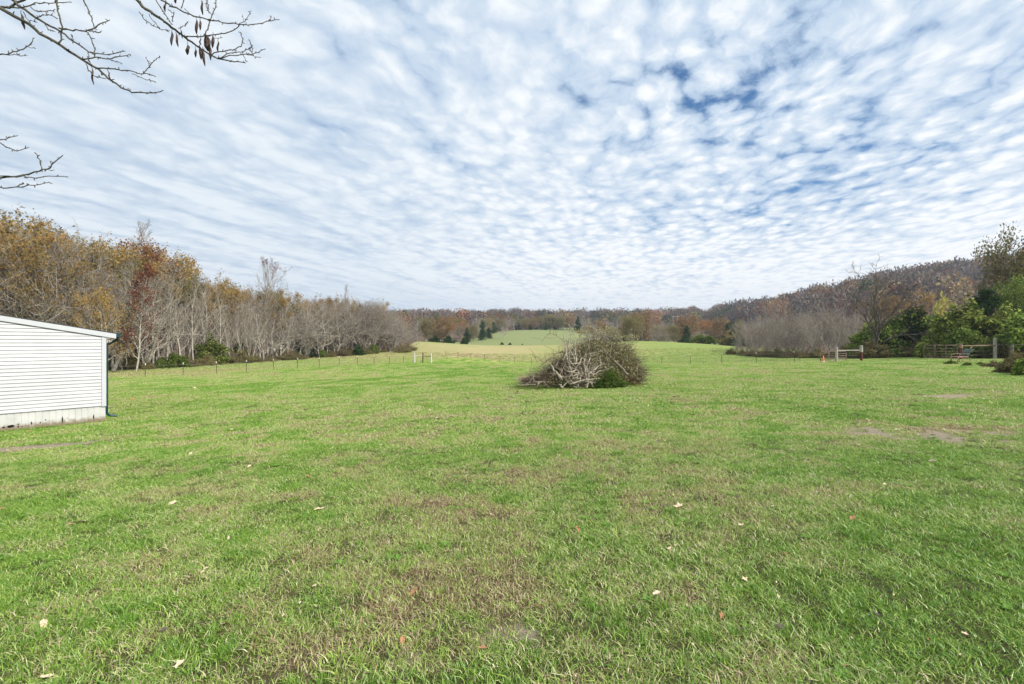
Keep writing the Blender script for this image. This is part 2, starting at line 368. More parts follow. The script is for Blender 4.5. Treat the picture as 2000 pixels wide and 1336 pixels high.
# ------------------------------------------------------------------ ground sheet (polar grid, full circle)
az_f = np.linspace(R(-62), R(62), 820); az_b = np.linspace(R(62), R(298), 120)[1:-1]
az = np.concatenate([az_f, az_b]); rr = np.concatenate([[0.25], np.exp(np.linspace(math.log(0.7), math.log(3000), 430))])
A, RR = np.meshgrid(az, rr); gx = RR*np.sin(A); gy = RR*np.cos(A); gz = H(gx, gy)
na, nr = len(az), len(rr)
ii = np.arange(nr-1)[:, None]; jj = np.arange(na)[None, :]; j2 = (jj+1) % na
fc = np.stack([ii*na+jj, ii*na+j2, (ii+1)*na+j2, (ii+1)*na+jj], -1).reshape(-1, 4)[:, ::-1]
V3 = np.stack([gx, gy, gz], -1).reshape(-1, 3)
V3 = np.vstack([V3, [[0, 0, Hf(0, 0.01)]]])
li = np.append(litter(gx, gy).ravel(), 0); fs_ = fence_side(gx, gy); th_ = np.append(((1 - sstep(14, 45, np.hypot(gx, gy)))*(1-fs_)).ravel(), 1)
dr = np.append(dryness(gx, gy).ravel(), 0.4); di = np.append(dirt(gx, gy).ravel(), 0)
me = npmesh('ground', V3, fc, M['ground'], {'dry': ('FLOAT', dr), 'dirt': ('FLOAT', di), 'litter': ('FLOAT', li), 'thatch_shade': ('FLOAT', th_), 'pasture': ('FLOAT', np.append((sstep(135, 175, gy) + 0.35*fs_*(1-sstep(135, 175, gy))).ravel(), 0))}, smooth=True)
ground = link(bpy.data.objects.new('ground', me)); tag(ground, kind='structure')

# ------------------------------------------------------------------ plants: generators
def seg_tubes(segs, sides):
    """segs (n,8): p0 p1 r0 r1 -> prisms"""
    s = np.asarray(segs, float); p0 = s[:, 0:3]; p1 = s[:, 3:6]; d = p1-p0
    d /= np.maximum(np.linalg.norm(d, axis=1, keepdims=True), 1e-6)
    a = np.where(np.abs(d[:, 2:3]) < 0.9, np.array([[0, 0, 1.]]), np.array([[1., 0, 0]]))
    u = np.cross(d, a); u /= np.linalg.norm(u, axis=1, keepdims=True); w = np.cross(d, u)
    n = len(s); vs = np.empty((n, 2, sides, 3))
    for k in range(sides):
        c, q = math.cos(2*math.pi*k/sides), math.sin(2*math.pi*k/sides); o = u*c + w*q
        vs[:, 0, k] = p0 + o*s[:, 6:7]; vs[:, 1, k] = p1 + o*s[:, 7:8]
    base = (np.arange(n)*2*sides)[:, None]; k = np.arange(sides)[None, :]; k2 = (k+1) % sides
    f = np.stack([base+k, base+k2, base+sides+k2, base+sides+k], -1).reshape(-1, 4)
    return vs.reshape(-1, 3), f
def cards(pos, size, rs, up=0.0, aspect=0.6):
    """leaf-sized diamonds, random orientation"""
    n = len(pos); a = rs.normal(size=(n, 3)); a[:, 2] += up; a /= np.linalg.norm(a, axis=1, keepdims=True)
    b_ = np.cross(a, rs.normal(size=(n, 3))); b_ /= np.linalg.norm(b_, axis=1, keepdims=True)
    sz = size * rs.uniform(0.55, 1.3, (n, 1)); a *= sz; b_ *= sz*aspect
    c = np.cross(a, b_); c = c/np.maximum(np.linalg.norm(c, axis=1, keepdims=True), 1e-9)*sz*0.18
    v = np.stack([pos - a, pos + b_ + c, pos + a, pos - b_ + c], 1).reshape(-1, 3)
    f = np.arange(n*4).reshape(-1, 4); rn = np.repeat(rs.random(n), 4)
    return v, f, rn
def nrm(v): return v / max(1e-9, np.linalg.norm(v))
def grow(seed, h, r0, trunk_frac=0.35, kids=(16, 8, 5), ang=(45, 42, 45), lens=(0.42, 0.42, 0.42), wob=0.08, up=0.10,
         stems=1, spread=0.0, lean=(0, 0), shape='cone', start=None, min_r=0.010, tip=0.3, gravity_twigs=0.0):
    rs = np.random.default_rng(seed); segs = []; tips = []
    nseg = (9, 6, 4, 3)
    def branch(p, d, L, r, lev, r_end):
        n = nseg[lev]; pts = [p]; rad = [r]; dirs = [d]
        for i in range(n):
            d = nrm(d + rs.normal(size=3)*wob*(1+lev*0.8) + np.array([0, 0, up*(0.4 if lev == 0 else 1.0) - (gravity_twigs if lev == 3 else 0)]))
            p = p + d*L/n; t = (i+1)/n; rr_ = r*(1-t)+r_end*t
            segs.append((*pts[-1], *p, rad[-1], rr_, lev)); pts.append(p); rad.append(rr_); dirs.append(d)
        if lev >= 2:
            for q in pts[1:]: tips.append(q)
        if lev < 3:
            k = kids[lev]; k = max(1, int(k*rs.uniform(0.8, 1.2)))
            ga = rs.uniform(0, 6.28)
            s0 = trunk_frac if lev == 0 else 0.22
            for j in range(k):
                t = s0 + (0.98-s0)*((j+rs.uniform(0, 0.9))/k)
                i = min(n-1, int(t*n)); f = t*n-i; q = pts[i]*(1-f)+pts[i+1]*f; dd = dirs[i+1]
                ga += 2.4 + rs.uniform(-.5, .5); an = R(ang[lev])*rs.uniform(0.7, 1.25)
                a = nrm(np.cross(dd, [0.3, 0.9, 0.2])); b2 = np.cross(dd, a)
                nd = nrm(dd*math.cos(an) + (a*math.cos(ga)+b2*math.sin(ga))*math.sin(an))
                if lev == 0:
                    tt = (t-s0)/(1-s0)
                    if shape == 'cone': w = 1.0-0.72*tt
                    elif shape == 'round': w = 0.55+0.75*math.sin(math.pi*(0.15+0.75*tt))-0.25*tt
                    elif shape == 'vase': w = 1.15-0.45*tt
                    else: w = 0.8*math.sin(math.pi*(0.2+0.7*tt))+0.1
                    LL = h*lens[0]*w*rs.uniform(0.75, 1.15)
                else: LL = L*lens[lev]*(1.15-0.6*t)*rs.uniform(0.7, 1.2)
                rc = max(min_r, (rad[i]*(1-f)+rad[i+1]*f)*(0.55 if lev == 0 else 0.6))
                branch(q, nd, LL, rc, lev+1, max(min_r*0.55, rc*tip))
    for s in range(stems):
        aa = rs.uniform(0, 6.28); q = np.array([math.cos(aa), math.sin(aa), 0])*spread
        d = nrm(np.array([lean[0], lean[1], 1.0]) + q*rs.uniform(0.5, 1.3)/1.0)
        hh = h*(1 if s == 0 else rs.uniform(0.7, 0.98))
        branch(q*0.35, d, hh*0.98, r0*(1 if s == 0 else 0.75), 0, max(min_r, r0*0.10))
    segs = np.array(segs); tips = np.array(tips)
    if start is None:                      # keep the asked height
        k = h/max(tips[:, 2].max(), 1e-3); segs[:, [2, 5]] *= k; tips[:, 2] *= k
    return segs, tips, rs
PROTO = {}
def proto_tree(key, bark, twig, leaf=None, nleaf=0, lsize=0.12, leaf_top=0.0, clump=0.25, leaf_bias=None, **kw):
    segs, tips, rs = grow(**kw)
    lv = segs[:, 8]; big = segs[lv <= 1]; mid = segs[lv == 2]; sm = segs[lv == 3]
    v1, f1_ = seg_tubes(big, 6); v2, f2_ = seg_tubes(mid, 4) if len(mid) else (np.zeros((0, 3)), np.zeros((0, 4), int))
    v = np.vstack([v1, v2]); f = np.vstack([f1_, f2_+len(v1)])
    mt = npmesh('trunk', v, f, M[bark], smooth=True)
    parts = [('trunk', mt)]
    vv, ff_ = seg_tubes(sm, 3); rn = np.repeat(rs.random(len(sm)), 6); mi = np.zeros(len(ff_), int)
    if leaf:
        w = np.ones(len(tips))
        zt = tips[:, 2]/tips[:, 2].max()
        if leaf_top: w *= np.clip((zt-leaf_top)*4, 0.03, 1)
        # leaves hang on in patches
        pn = fbm(tips[:, 0]*0.7+tips[:, 2]*0.3, tips[:, 1]*0.7+tips[:, 2]*0.5, int(kw['seed']), 2)
        w *= np.clip((pn-0.36)*5, 0.04, 1)
        idx = rs.choice(len(tips), nleaf, p=w/w.sum()); pos = tips[idx] + rs.normal(size=(nleaf, 3))*clump
        lv_, lf, lr = cards(pos, lsize, rs)
        mi = np.concatenate([mi, np.ones(len(lf), int)]); ff_ = np.vstack([ff_, lf+len(vv)]); vv = np.vstack([vv, lv_]); rn = np.concatenate([rn, lr])
    mc = npmesh('crown', vv, ff_, [M[twig]] + ([M[leaf]] if leaf else []), {'rnd': ('FLOAT', rn)}, midx=mi)
    parts.append(('crown', mc)); PROTO[key] = (parts, kw['h'])
def proto_conifer(key, h, w, n=5200, seed=1, mat='needle', size=0.16, power=0.85):
    rs = np.random.default_rng(seed); pos = []
    for b in range(90):                                     # drooping sprays round a leader
        t = rs.random()**1.25; a = rs.uniform(0, 6.283); R_ = w*(1-t)**power*rs.uniform(0.55, 1.2)+0.1; k = int(n/90*(0.5+R_/w))
        u_ = rs.random(k)**0.6; q = np.stack([np.cos(a)*R_*u_, np.sin(a)*R_*u_, h*(0.05+0.93*t) + R_*u_*rs.uniform(-0.15, 0.45)], -1)
        pos.append(q + rs.normal(size=(k, 3))*(0.10+0.16*R_/w)*w*0.6*np.array([1, 1, 0.7]))
    pos = np.vstack(pos); pos[:, 2] = np.abs(pos[:, 2])+0.02; pos[:, 2] *= h/np.percentile(pos[:, 2], 99.8)
    v, f, rn = cards(pos, size, rs, 0.5, 0.45)
    mc = npmesh('crown', v, f, M[mat], {'rnd': ('FLOAT', rn)})
    tv, tf = seg_tubes([(0, 0, 0, 0, 0, h*0.9, 0.03*w+0.06, 0.02)], 7)
    mt = npmesh('trunk', tv, tf, M['bark_dark'], smooth=True)
    PROTO[key] = ([('trunk', mt), ('crown', mc)], h)
def proto_shrub(key, h, w, leaf, n=5000, size=0.10, seed=1, stems=14, lobes=6, twig='twig_brown', dens=0.75):
    rs = np.random.default_rng(seed); cs = []
    for i in range(lobes*4):
        a = rs.uniform(0, 6.283); q = w*0.46*math.sqrt(rs.random()); top = 1 - 0.75*(q/(w*0.5))**1.6; hh = h*rs.uniform(0.12, 0.9)*top
        cs.append((q*math.cos(a), q*math.sin(a), hh, w*rs.uniform(0.08, 0.2), h*rs.uniform(0.08, 0.2)))
    cs += [(0, 0, h*0.75, w*0.16, h*0.22), (0, 0, h*0.4, w*0.25, h*0.25)]
    cs = np.array(cs); wt = cs[:, 3]**2; ci_ = rs.choice(len(cs), n, p=wt/wt.sum()); c = cs[ci_]
    d = rs.normal(size=(n, 3)); d /= np.linalg.norm(d, axis=1, keepdims=True); r_ = rs.uniform(0.35, 1.25, (n, 1))**dens
    pos = c[:, :3] + d*r_*np.stack([c[:, 3], c[:, 3], c[:, 4]], -1)
    pos[:, 2] = np.abs(pos[:, 2])+0.02; k = h/np.percentile(pos[:, 2], 99.7); pos[:, 2] *= k
    v, f, rn = cards(pos, size, rs)
    mc = npmesh('foliage', v, f, M[leaf], {'rnd': ('FLOAT', rn)})
    sg = []
    for i in range(stems):
        q = pos[rs.integers(len(pos))]; p = np.array([rs.normal()*0.08*w, rs.normal()*0.08*w, 0]); m_ = (p+q)/2+rs.normal(size=3)*0.08*h
        m_[2] = max(m_[2], 0.1); sg.append((*p, *m_, 0.03, 0.02)); sg.append((*m_, *q, 0.02, 0.008))
        for j in range(3):
            q2 = m_ + rs.normal(size=3)*np.array([w*.2, w*.2, h*.15]) + np.array([0, 0, h*.3]); sg.append((*m_, *q2, 0.013, 0.006))
    tv, tf = seg_tubes(sg, 4); mt = npmesh('stem', tv, tf, M[twig], smooth=True)
    PROTO[key] = ([('stem', mt), ('foliage', mc)], h)
COUNT = {}
def plant(key, name, x, y, height, label, cat='tree', group=None, rz=None, widen=1.0, sink=0.05):
    parts, h0 = PROTO[key]; s = height/h0; COUNT[key] = COUNT.get(key, 0)+1
    e_ = empty(name, (x, y, Hf(x, y)-sink), random.uniform(0, 6.28) if rz is None else rz, (s*widen, s*widen, s))
    tag(e_, label, cat, group)
    for pn, me in parts:
        o = bpy.data.objects.new(pn, me); link(o, e_)
    return e_
def plant_at(key, name, px, ytop, D, label, cat='tree', group=None, **k):
    x, y = XY(px, D); z = Hf(x, y); top = CAMZ + (668-ytop)/F*D
    return plant(key, name, x, y, max(0.3, top-z), label, cat, group, **k)

# ------------------------------------------------------------------ tree kinds
proto_tree('slim1', 'bark_pale', 'twig_grey', seed=11, h=14, r0=0.15, trunk_frac=0.30, kids=(20, 8, 4), ang=(38, 38, 40), lens=(0.30, 0.42, 0.45), up=0.16, stems=1)
proto_tree('slim2', 'bark_pale', 'twig_brown', seed=12, h=14, r0=0.13, trunk_frac=0.25, kids=(16, 7, 4), ang=(34, 38, 40), lens=(0.34, 0.42, 0.45), up=0.18, stems=2, spread=0.12, shape='round')
proto_tree('slim3', 'bark_grey', 'twig_brown', seed=13, h=14, r0=0.14, trunk_frac=0.4, kids=(18, 8, 4), ang=(40, 42, 45), lens=(0.28, 0.42, 0.45), up=0.14, shape='oval')
proto_tree('slim4', 'bark_pale', 'twig_grey', seed=14, h=14, r0=0.12, trunk_frac=0.2, kids=(13, 7, 4), ang=(32, 38, 40), lens=(0.36, 0.42, 0.45), up=0.2, stems=3, spread=0.2, shape='vase')
proto_tree('spread1', 'bark_pale', 'twig_grey', seed=15, h=14, r0=0.24, trunk_frac=0.15, kids=(15, 9, 5), ang=(46, 44, 46), lens=(0.46, 0.42, 0.42), wob=0.14, up=0.12, stems=2, spread=0.18, shape='vase')
proto_tree('spread2', 'bark_grey', 'twig_grey', seed=16, h=13, r0=0.22, trunk_frac=0.15, kids=(15, 9, 5), ang=(50, 44, 46), lens=(0.50, 0.42, 0.42), wob=0.15, up=0.12, stems=3, spread=0.25, shape='round')
proto_tree('tulip', 'bark_grey', 'twig_brown', 'leaf_russet', 500, 0.11, leaf_top=0.75, seed=17, h=20, r0=0.22, trunk_frac=0.42, kids=(34, 9, 5), ang=(40, 34, 36), lens=(0.34, 0.40, 0.4), up=0.16, shape='oval', clump=0.1)
proto_tree('narrow', 'bark_grey', 'twig_grey', seed=18, h=18, r0=0.2, trunk_frac=0.3, kids=(40, 9, 5), ang=(34, 32, 34), lens=(0.26, 0.40, 0.4), up=0.2, shape='cone')
proto_tree('round', 'bark_grey', 'twig_dark', seed=19, h=13, r0=0.3, trunk_frac=0.28, kids=(22, 9, 5), ang=(55, 42, 44), lens=(0.44, 0.42, 0.42), up=0.08, shape='round', wob=0.12)
proto_tree('gold1', 'bark_pale', 'twig_brown', 'leaf_gold', 5200, 0.13, leaf_top=0.05, seed=20, h=14, r0=0.2, trunk_frac=0.16, kids=(18, 8, 5), ang=(52, 44, 46), lens=(0.40, 0.42, 0.42), up=0.10, shape='round', stems=2, spread=0.2, clump=0.3)
proto_tree('gold2', 'bark_pale', 'twig_grey', 'leaf_olive', 3200, 0.12, leaf_top=0.35, seed=21, h=15, r0=0.18, trunk_frac=0.3, kids=(18, 8, 5), ang=(42, 40, 44), lens=(0.34, 0.42, 0.42), up=0.13, shape='oval', clump=0.28)
proto_tree('gold3', 'bark_pale', 'twig_brown', 'leaf_gold', 2100, 0.12, leaf_top=0.3, seed=27, h=14, r0=0.15, trunk_frac=0.3, kids=(17, 8, 4), ang=(38, 40, 44), lens=(0.30, 0.42, 0.42), up=0.16, shape='oval', clump=0.25)
proto_tree('orange1', 'bark_grey', 'twig_brown', 'leaf_orange', 4200, 0.13, leaf_top=0.5, seed=22, h=16, r0=0.22, trunk_frac=0.4, kids=(17, 8, 5), ang=(58, 46, 46), lens=(0.36, 0.44, 0.42), wob=0.14, up=0.05, shape='round', clump=0.25)
proto_tree('russet1', 'bark_pale', 'twig_brown', 'leaf_russet', 3000, 0.11, leaf_top=0.0, seed=23, h=13, r0=0.14, trunk_frac=0.12, kids=(22, 8, 4), ang=(55, 42, 44), lens=(0.30, 0.42, 0.42), up=0.06, shape='cone', clump=0.25)
proto_tree('tan1', 'bark_grey', 'twig_grey', 'leaf_tan', 6500, 0.16, seed=24, h=12, r0=0.2, trunk_frac=0.15, kids=(18, 8, 5), ang=(50, 44, 46), lens=(0.42, 0.42, 0.42), up=0.1, shape='round', stems=2, spread=0.2, clump=0.35)
proto_tree('olive1', 'bark_grey', 'twig_grey', 'leaf_olive', 7500, 0.16, seed=25, h=12, r0=0.2, trunk_frac=0.12, kids=(18, 8, 5), ang=(52, 44, 46), lens=(0.42, 0.42, 0.42), up=0.08, shape='round', stems=2, spread=0.2, clump=0.38)
proto_tree('broad_green', 'bark_dark', 'twig_dark', 'leaf_green', 15000, 0.115, seed=26, h=11, r0=0.2, trunk_frac=0.08, kids=(22, 9, 5), ang=(55, 46, 48), lens=(0.38, 0.44, 0.42), up=0.06, shape='round', stems=2, spread=0.2, clump=0.35)
proto_tree('lone_big', 'bark_dark', 'twig_dark', seed=36, min_r=0.017, h=13.5, r0=0.27, trunk_frac=0.14, kids=(12, 8, 5), ang=(38, 38, 42), lens=(0.54, 0.42, 0.42), wob=0.13, up=0.12, stems=2, spread=0.2, shape='vase')
proto_tree('sapling1', 'bark_pale', 'twig_grey', seed=28, h=7, r0=0.045, trunk_frac=0.12, kids=(10, 5, 3), ang=(28, 34, 40), lens=(0.36, 0.45, 0.45), up=0.2, stems=4, spread=0.45, shape='vase', min_r=0.009)
proto_tree('sapling2', 'bark_grey', 'twig_brown', seed=29, h=7, r0=0.045, trunk_frac=0.1, kids=(11, 6, 3), ang=(30, 36, 40), lens=(0.36, 0.45, 0.45), up=0.18, stems=5, spread=0.55, shape='round', min_r=0.009)
proto_tree('sapling3', 'bark_pale', 'twig_brown', seed=30, h=7, r0=0.05, trunk_frac=0.2, kids=(14, 6, 3), ang=(40, 40, 40), lens=(0.34, 0.45, 0.45), up=0.14, stems=3, spread=0.4, shape='round', min_r=0.009)
proto_conifer('cedar1', 8, 2.1, 6500, 41); proto_conifer('cedar2', 8, 2.8, 7500, 42, power=0.6)
proto_shrub('shrub_green', 3.5, 4.2, 'leaf_green', 6000, 0.14, 51, lobes=8)
proto_shrub('shrub_lime', 4, 4.2, 'leaf_lime', 5200, 0.15, 52, lobes=9)
proto_shrub('shrub_olive', 3.5, 4.5, 'leaf_olive', 5500, 0.13, 53, lobes=8, stems=30)
proto_shrub('shrub_dark', 3, 3.2, 'needle', 5500, 0.13, 54, lobes=6)
proto_shrub('shrub_weed', 2.2, 3.6, 'weed', 5000, 0.09, 55, lobes=8, stems=45)
proto_shrub('shrub_brown', 1.8, 4.0, 'weed', 2600, 0.08, 56, lobes=8, stems=90)

# ------------------------------------------------------------------ the wood on the left
WE = [(-250, 40), (-100, 44), (100, 48), (220, 53), (330, 60), (400, 66), (500, 76), (600, 88), (700, 98), (790, 106)]
WT = [(-250, 390), (-100, 400), (0, 422), (60, 425), (130, 447), (200, 475), (240, 485), (300, 492), (340, 500), (400, 528), (450, 548), (480, 554), (520, 554), (560, 566), (600, 576), (640, 578), (700, 574), (730, 580), (755, 594), (790, 614), (815, 636)]
def ip(tab, x): return float(np.interp(x, [t[0] for t in tab], [t[1] for t in tab]))
special = [
 ('tulip', 490, 497, 80, 'tall bare tree with a rounded crown rising high above the left wood', 0.9),
 ('narrow', 664, 549, 102, 'narrow bare tree with a pointed top standing above the right part of the left wood', 0.75),
 ('round', 772, 600, 124, 'dark bare oak with a round fan-shaped crown at the far end of the left wood', 1.25),
 ('orange1', 312, 466, 66, 'flat-topped oak with rusty orange leaves on the skyline of the left wood', 1.0),
 ('orange1', 268, 472, 70, 'smaller orange-leaved oak just left of the flat-topped one on the skyline', 0.8),
 ('russet1', 266, 518, 51, 'dark red-leaved tree at the wood edge just right of the white house gutter', 0.8),
 ('gold1', 205, 560, 48.5, 'bright golden-leaved tree directly behind the low end of the house roof', 0.8),
 ('gold1', 150, 455, 58, 'big golden brown tree with thin foliage behind the white house', 1.0),
 ('gold1', 95, 545, 49, 'low branching tree with orange-gold leaves behind the middle of the house roof', 0.9),
 ('gold2', 58, 418, 64, 'tall tree with olive green leaves in its top behind the house', 1.0),
 ('gold2', 8, 408, 60, 'tree with sparse green and orange top at the left edge of the photo', 1.0),
 ('narrow', 196, 409, 78, 'bare spiky tree top sticking out above the golden trees behind the house', 1.1),
 ('narrow', 140, 428, 74, 'bare tree with thin upright twigs on the skyline left of the spiky one', 1.0),
 ('spread1', 25, 470, 47, 'pale bare tree with wide crooked limbs above the left end of the house roof', 1.0),
 ('cedar1', 597, 624, 90, 'dark green cedar with a pointed top inside the left wood', 1.0),
 ('cedar2', 585, 655, 88, 'low dark cedar leaning out at the foot of the pointed cedar', 1.2),
 ('olive1', 648, 612, 96, 'pale yellow-green leafed tree between bare trees in the left wood', 0.55),
 ('gold2', 528, 558, 92, 'olive gold treetop on the skyline just right of the tall rounded bare tree', 1.0),
 ('gold3', 452, 552, 90, 'olive gold treetop on the skyline just left of the tall rounded bare tree', 1.2),
 ('gold3', 585, 575, 104, 'golden brown treetop on the skyline above the pointed cedar', 1.2),
 ('gold2', 375, 522, 76, 'olive-leaved treetop right of the flat-topped orange oak', 1.0),
 ('gold1', 322, 600, 62, 'thin tree with a few orange leaves low in the wood between pale trunks', 0.5),
 ('spread2', 735, 600, 104, 'wide bare grey tree near the right end of the left wood', 1.0),
 ('spread2', 690, 588, 103, 'wide bare grey tree left of the wood end with many fine twigs', 1.0),
]
for key, px, yt, D, lab, wd in special:
    nm = {'cedar1': 'cedar_tree', 'cedar2': 'cedar_tree', 'narrow': 'bare_tree', 'round': 'bare_oak', 'tulip': 'bare_tree', 'spread1': 'bare_tree', 'spread2': 'bare_tree'}.get(key, 'autumn_tree')
    plant_at(key, nm, px, yt, D, lab, 'tree', widen=wd)
nwood = 0
def zone_txt(p): return 'behind the white house' if p < 215 else 'near the dark red-leaved tree' if p < 330 else 'left of the tall rounded tree' if p < 455 else 'below the tall rounded tree' if p < 540 else 'around the pointed cedar' if p < 640 else 'near the right end'
KIND_TXT = {'slim1': 'straight slim', 'slim2': 'twin-stemmed slim', 'slim3': 'grey slim', 'slim4': 'many-stemmed pale', 'spread1': 'wide-limbed pale', 'spread2': 'wide-limbed grey'}
for row, (off, stepm) in enumerate([(0.0, 1.7), (2.0, 1.9), (4.2, 2.0), (7, 2.3), (10.5, 2.6), (15, 3.0), (21, 4.0)]):
    px = -170.0
    while px < 800:
        D = ip(WE, px) + off + random.uniform(-0.9, 0.9)
        p2 = px + random.uniform(-6, 6); yt = ip(WT, p2)
        front = row < 2
        yt += random.uniform(10, 70)*(ip([(0, 1.2), (800, 0.35)], p2)) if front else random.uniform(-6, 20)*ip([(0, 1.0), (800, 0.5)], p2)
        if row >= 2 and random.random() < (0.36 if p2 < 620 else 0.15): key = random.choice(['gold3', 'gold2', 'gold3', 'gold1'] if p2 < 620 else ['gold3', 'slim3'])
        elif front and p2 < 230 and random.random() < 0.5: key = random.choice(['gold1', 'spread1', 'spread2', 'spread1', 'gold3'])
        elif p2 > 640: key = random.choice(['spread2', 'slim3', 'slim2', 'spread1'])
        else: key = random.choice(['slim1', 'slim2', 'slim3', 'slim4', 'slim4', 'spread1'])
        zt = zone_txt(p2)
        if key in ('gold1', 'gold2', 'gold3'): lab, g = ('olive' if key == 'gold2' else 'thinly golden' if key == 'gold3' else 'full golden') + ' autumn tree in the wood ' + zt, 'golden trees inside the left wood ' + zt
        elif front: lab, g = KIND_TXT[key] + ' bare tree in front of the wood ' + zt, KIND_TXT[key] + ' bare trees at the front of the left wood ' + zt
        else: lab, g = KIND_TXT[key] + ' bare tree deep in the wood ' + zt, KIND_TXT[key] + ' bare trees deep in the left wood ' + zt
        plant_at(key, 'autumn_tree' if key.startswith('gold') else 'bare_tree', p2, yt, D, lab, 'tree', g, widen=random.uniform(0.8, 1.1)); nwood += 1
        px += stepm/D*F
# leafy saplings and shrubs at its foot
for i in range(64):
    px = random.uniform(160, 800); D = ip(WE, px) + random.uniform(-2.2, 1.5)
    key = random.choice(['shrub_olive', 'shrub_brown', 'shrub_weed', 'shrub_green', 'sapling2', 'sapling3', 'shrub_brown'])
    x, y = XY(px, D); hh = random.uniform(0.9, 2.2)*(1.9 if key.startswith('sap') else 1)
    lab = {'shrub_olive': 'olive-leaved bush', 'shrub_green': 'green-leaved bush', 'shrub_weed': 'mixed brown and green bush', 'shrub_brown': 'low brown briar bush', 'sapling2': 'leafless young sapling clump', 'sapling3': 'leafless young sapling clump'}[key]
    plant(key, 'shrub' if key.startswith('shrub') else 'sapling', x, y, hh, lab + ' under the wood edge ' + zone_txt(px), 'bush', lab + ' patches at the foot of the left wood ' + zone_txt(px))
for px, yt, D, key, lab in [(470, 672, 75, 'shrub_green', 'rounded green bush at the wood edge below the tall rounded bare tree'), (412, 655, 67, 'shrub_lime', 'light green bush climbing a pale trunk at the wood edge'),
                       (700, 672, 95, 'shrub_dark', 'dark green bush near the right end of the left wood'), (682, 676, 96, 'shrub_olive', 'olive bush beside the dark green bush near the end of the left wood'),
                       (755, 672, 103, 'gold3', 'small rusty orange sapling at the end of the left wood'), (785, 672, 100, 'shrub_brown', 'brown brush heap at the tip of the left wood'), (770, 664, 104, 'sapling2', 'reddish brown thicket clump at the tip of the left wood')]:
    plant_at(key, 'shrub', px, yt, D, lab, 'bush')

# ------------------------------------------------------------------ far tree line in the middle
mid = [
 ('tan1', 865, 615, 160, 1.15, 'large orange-tan leafed tree on the far edge of the hay field'),
 ('olive1', 838, 622, 172, 1.0, 'yellow-green tree left of the large orange-tan tree'),
 ('orange1', 885, 632, 158, 0.9, 'small orange tree tucked against the large orange-tan tree'),
 ('shrub_dark', 850, 655, 158, 1.6, 'dark green undergrowth bush below the large orange-tan tree'),
 ('shrub_dark', 876, 655, 157, 1.6, 'dark green bush at the right foot of the orange-tan tree'),
 ('shrub_dark', 906, 660, 150, 1.3, 'single rounded dark bush on the hay field crest'),
 ('cedar2', 942, 626, 235, 0.7, 'tallest dark cedar at the left end of the green hill'),
 ('olive1', 925, 632, 225, 0.9, 'olive tree left of the tallest cedar on the green hill'),
 ('cedar1', 912, 640, 220, 1.2, 'dark cedar at the lower left of the green hill'),
 ('cedar2', 955, 640, 245, 1.0, 'dark cedar just right of the tallest cedar'),
 ('spread1', 984, 628, 238, 0.9, 'lone grey bare tree standing on the green hillside'),
 ('cedar1', 1129, 618, 318, 1.1, 'pointed dark cedar beyond the left shoulder of the brush pile'),
 ('cedar1', 1066, 630, 330, 1.0, 'dark cedar on top of the green hill'),
 ('shrub_dark', 980, 668, 205, 1.4, 'small dark bush at the foot of the green hill, left of three'),
 ('shrub_dark', 996, 669, 205, 1.6, 'small dark bush at the foot of the green hill, middle of three'),
 ('shrub_dark', 1020, 671, 205, 1.2, 'tiny dark bush at the foot of the green hill, right of three'),
 ('orange1', 1176, 624, 190, 1.1, 'salmon orange tree right behind the top of the brush pile'),
 ('olive1', 1228, 612, 152, 1.15, 'large round grey-olive tree behind the field right of the brush pile'),
 ('tan1', 1258, 604, 175, 1.1, 'tall brown-tan tree behind the large round grey-olive tree'),
 ('spread2', 1285, 628, 152, 1.2, 'dark bare tree right of the round grey-olive tree'),
 ('olive1', 1318, 632, 150, 0.9, 'yellow-green tree next to the wooden power pole'),
 ('cedar2', 1341, 636, 150, 0.8, 'dark cedar right of the wooden power pole'),
 ('shrub_dark', 1335, 656, 142, 1.2, 'small dark bush below the cedar near the power pole'),
 ('sapling2', 1300, 640, 148, 1.8, 'grey leafless thicket clump at the field crest'),
 ('sapling3', 1352, 646, 142, 1.6, 'grey leafless clump right of the cedar near the power pole'),
 ('spread1', 1372, 642, 140, 0.7, 'pale grey bare small tree above the green hedge'),
 ('shrub_green', 1368, 654, 134, 1.7, 'long green hedge bush at the right end of the field crest'),
 ('shrub_green', 1385, 655, 132, 1.4, 'bright green bush right of the long hedge bush'),
 ('gold3', 1415, 642, 126, 1.0, 'small rounded yellow-green tree at the right end of the crest'),
 ('cedar1', 1416, 656, 124, 1.4, 'dark green lower bush in front of the small yellow-green tree'),
 ('cedar2', 1430, 628, 150, 1.3, 'broad dark green evergreen behind the right end of the crest'),
 ('shrub_dark', 1444, 650, 118, 1.2, 'dark rounded bush where the crest meets the thicket'),
 ('shrub_olive', 1440, 646, 122, 1.5, 'olive bush where the crest meets the thicket'),
]
for key, px, yt, D, wd, lab in mid:
    sh = key.startswith('shrub'); nm = 'shrub' if sh else 'cedar_tree' if key.startswith('cedar') else 'bare_tree' if key.startswith(('spread', 'sap')) else 'autumn_tree'
    plant_at(key, nm, px, yt, D, lab, 'bush' if sh else 'tree', widen=wd)
TB = [(800, 185), (840, 180), (880, 210), (910, 240), (960, 285), (1000, 335), (1050, 350), (1090, 352), (1140, 352), (1180, 215), (1300, 230), (1440, 200)]
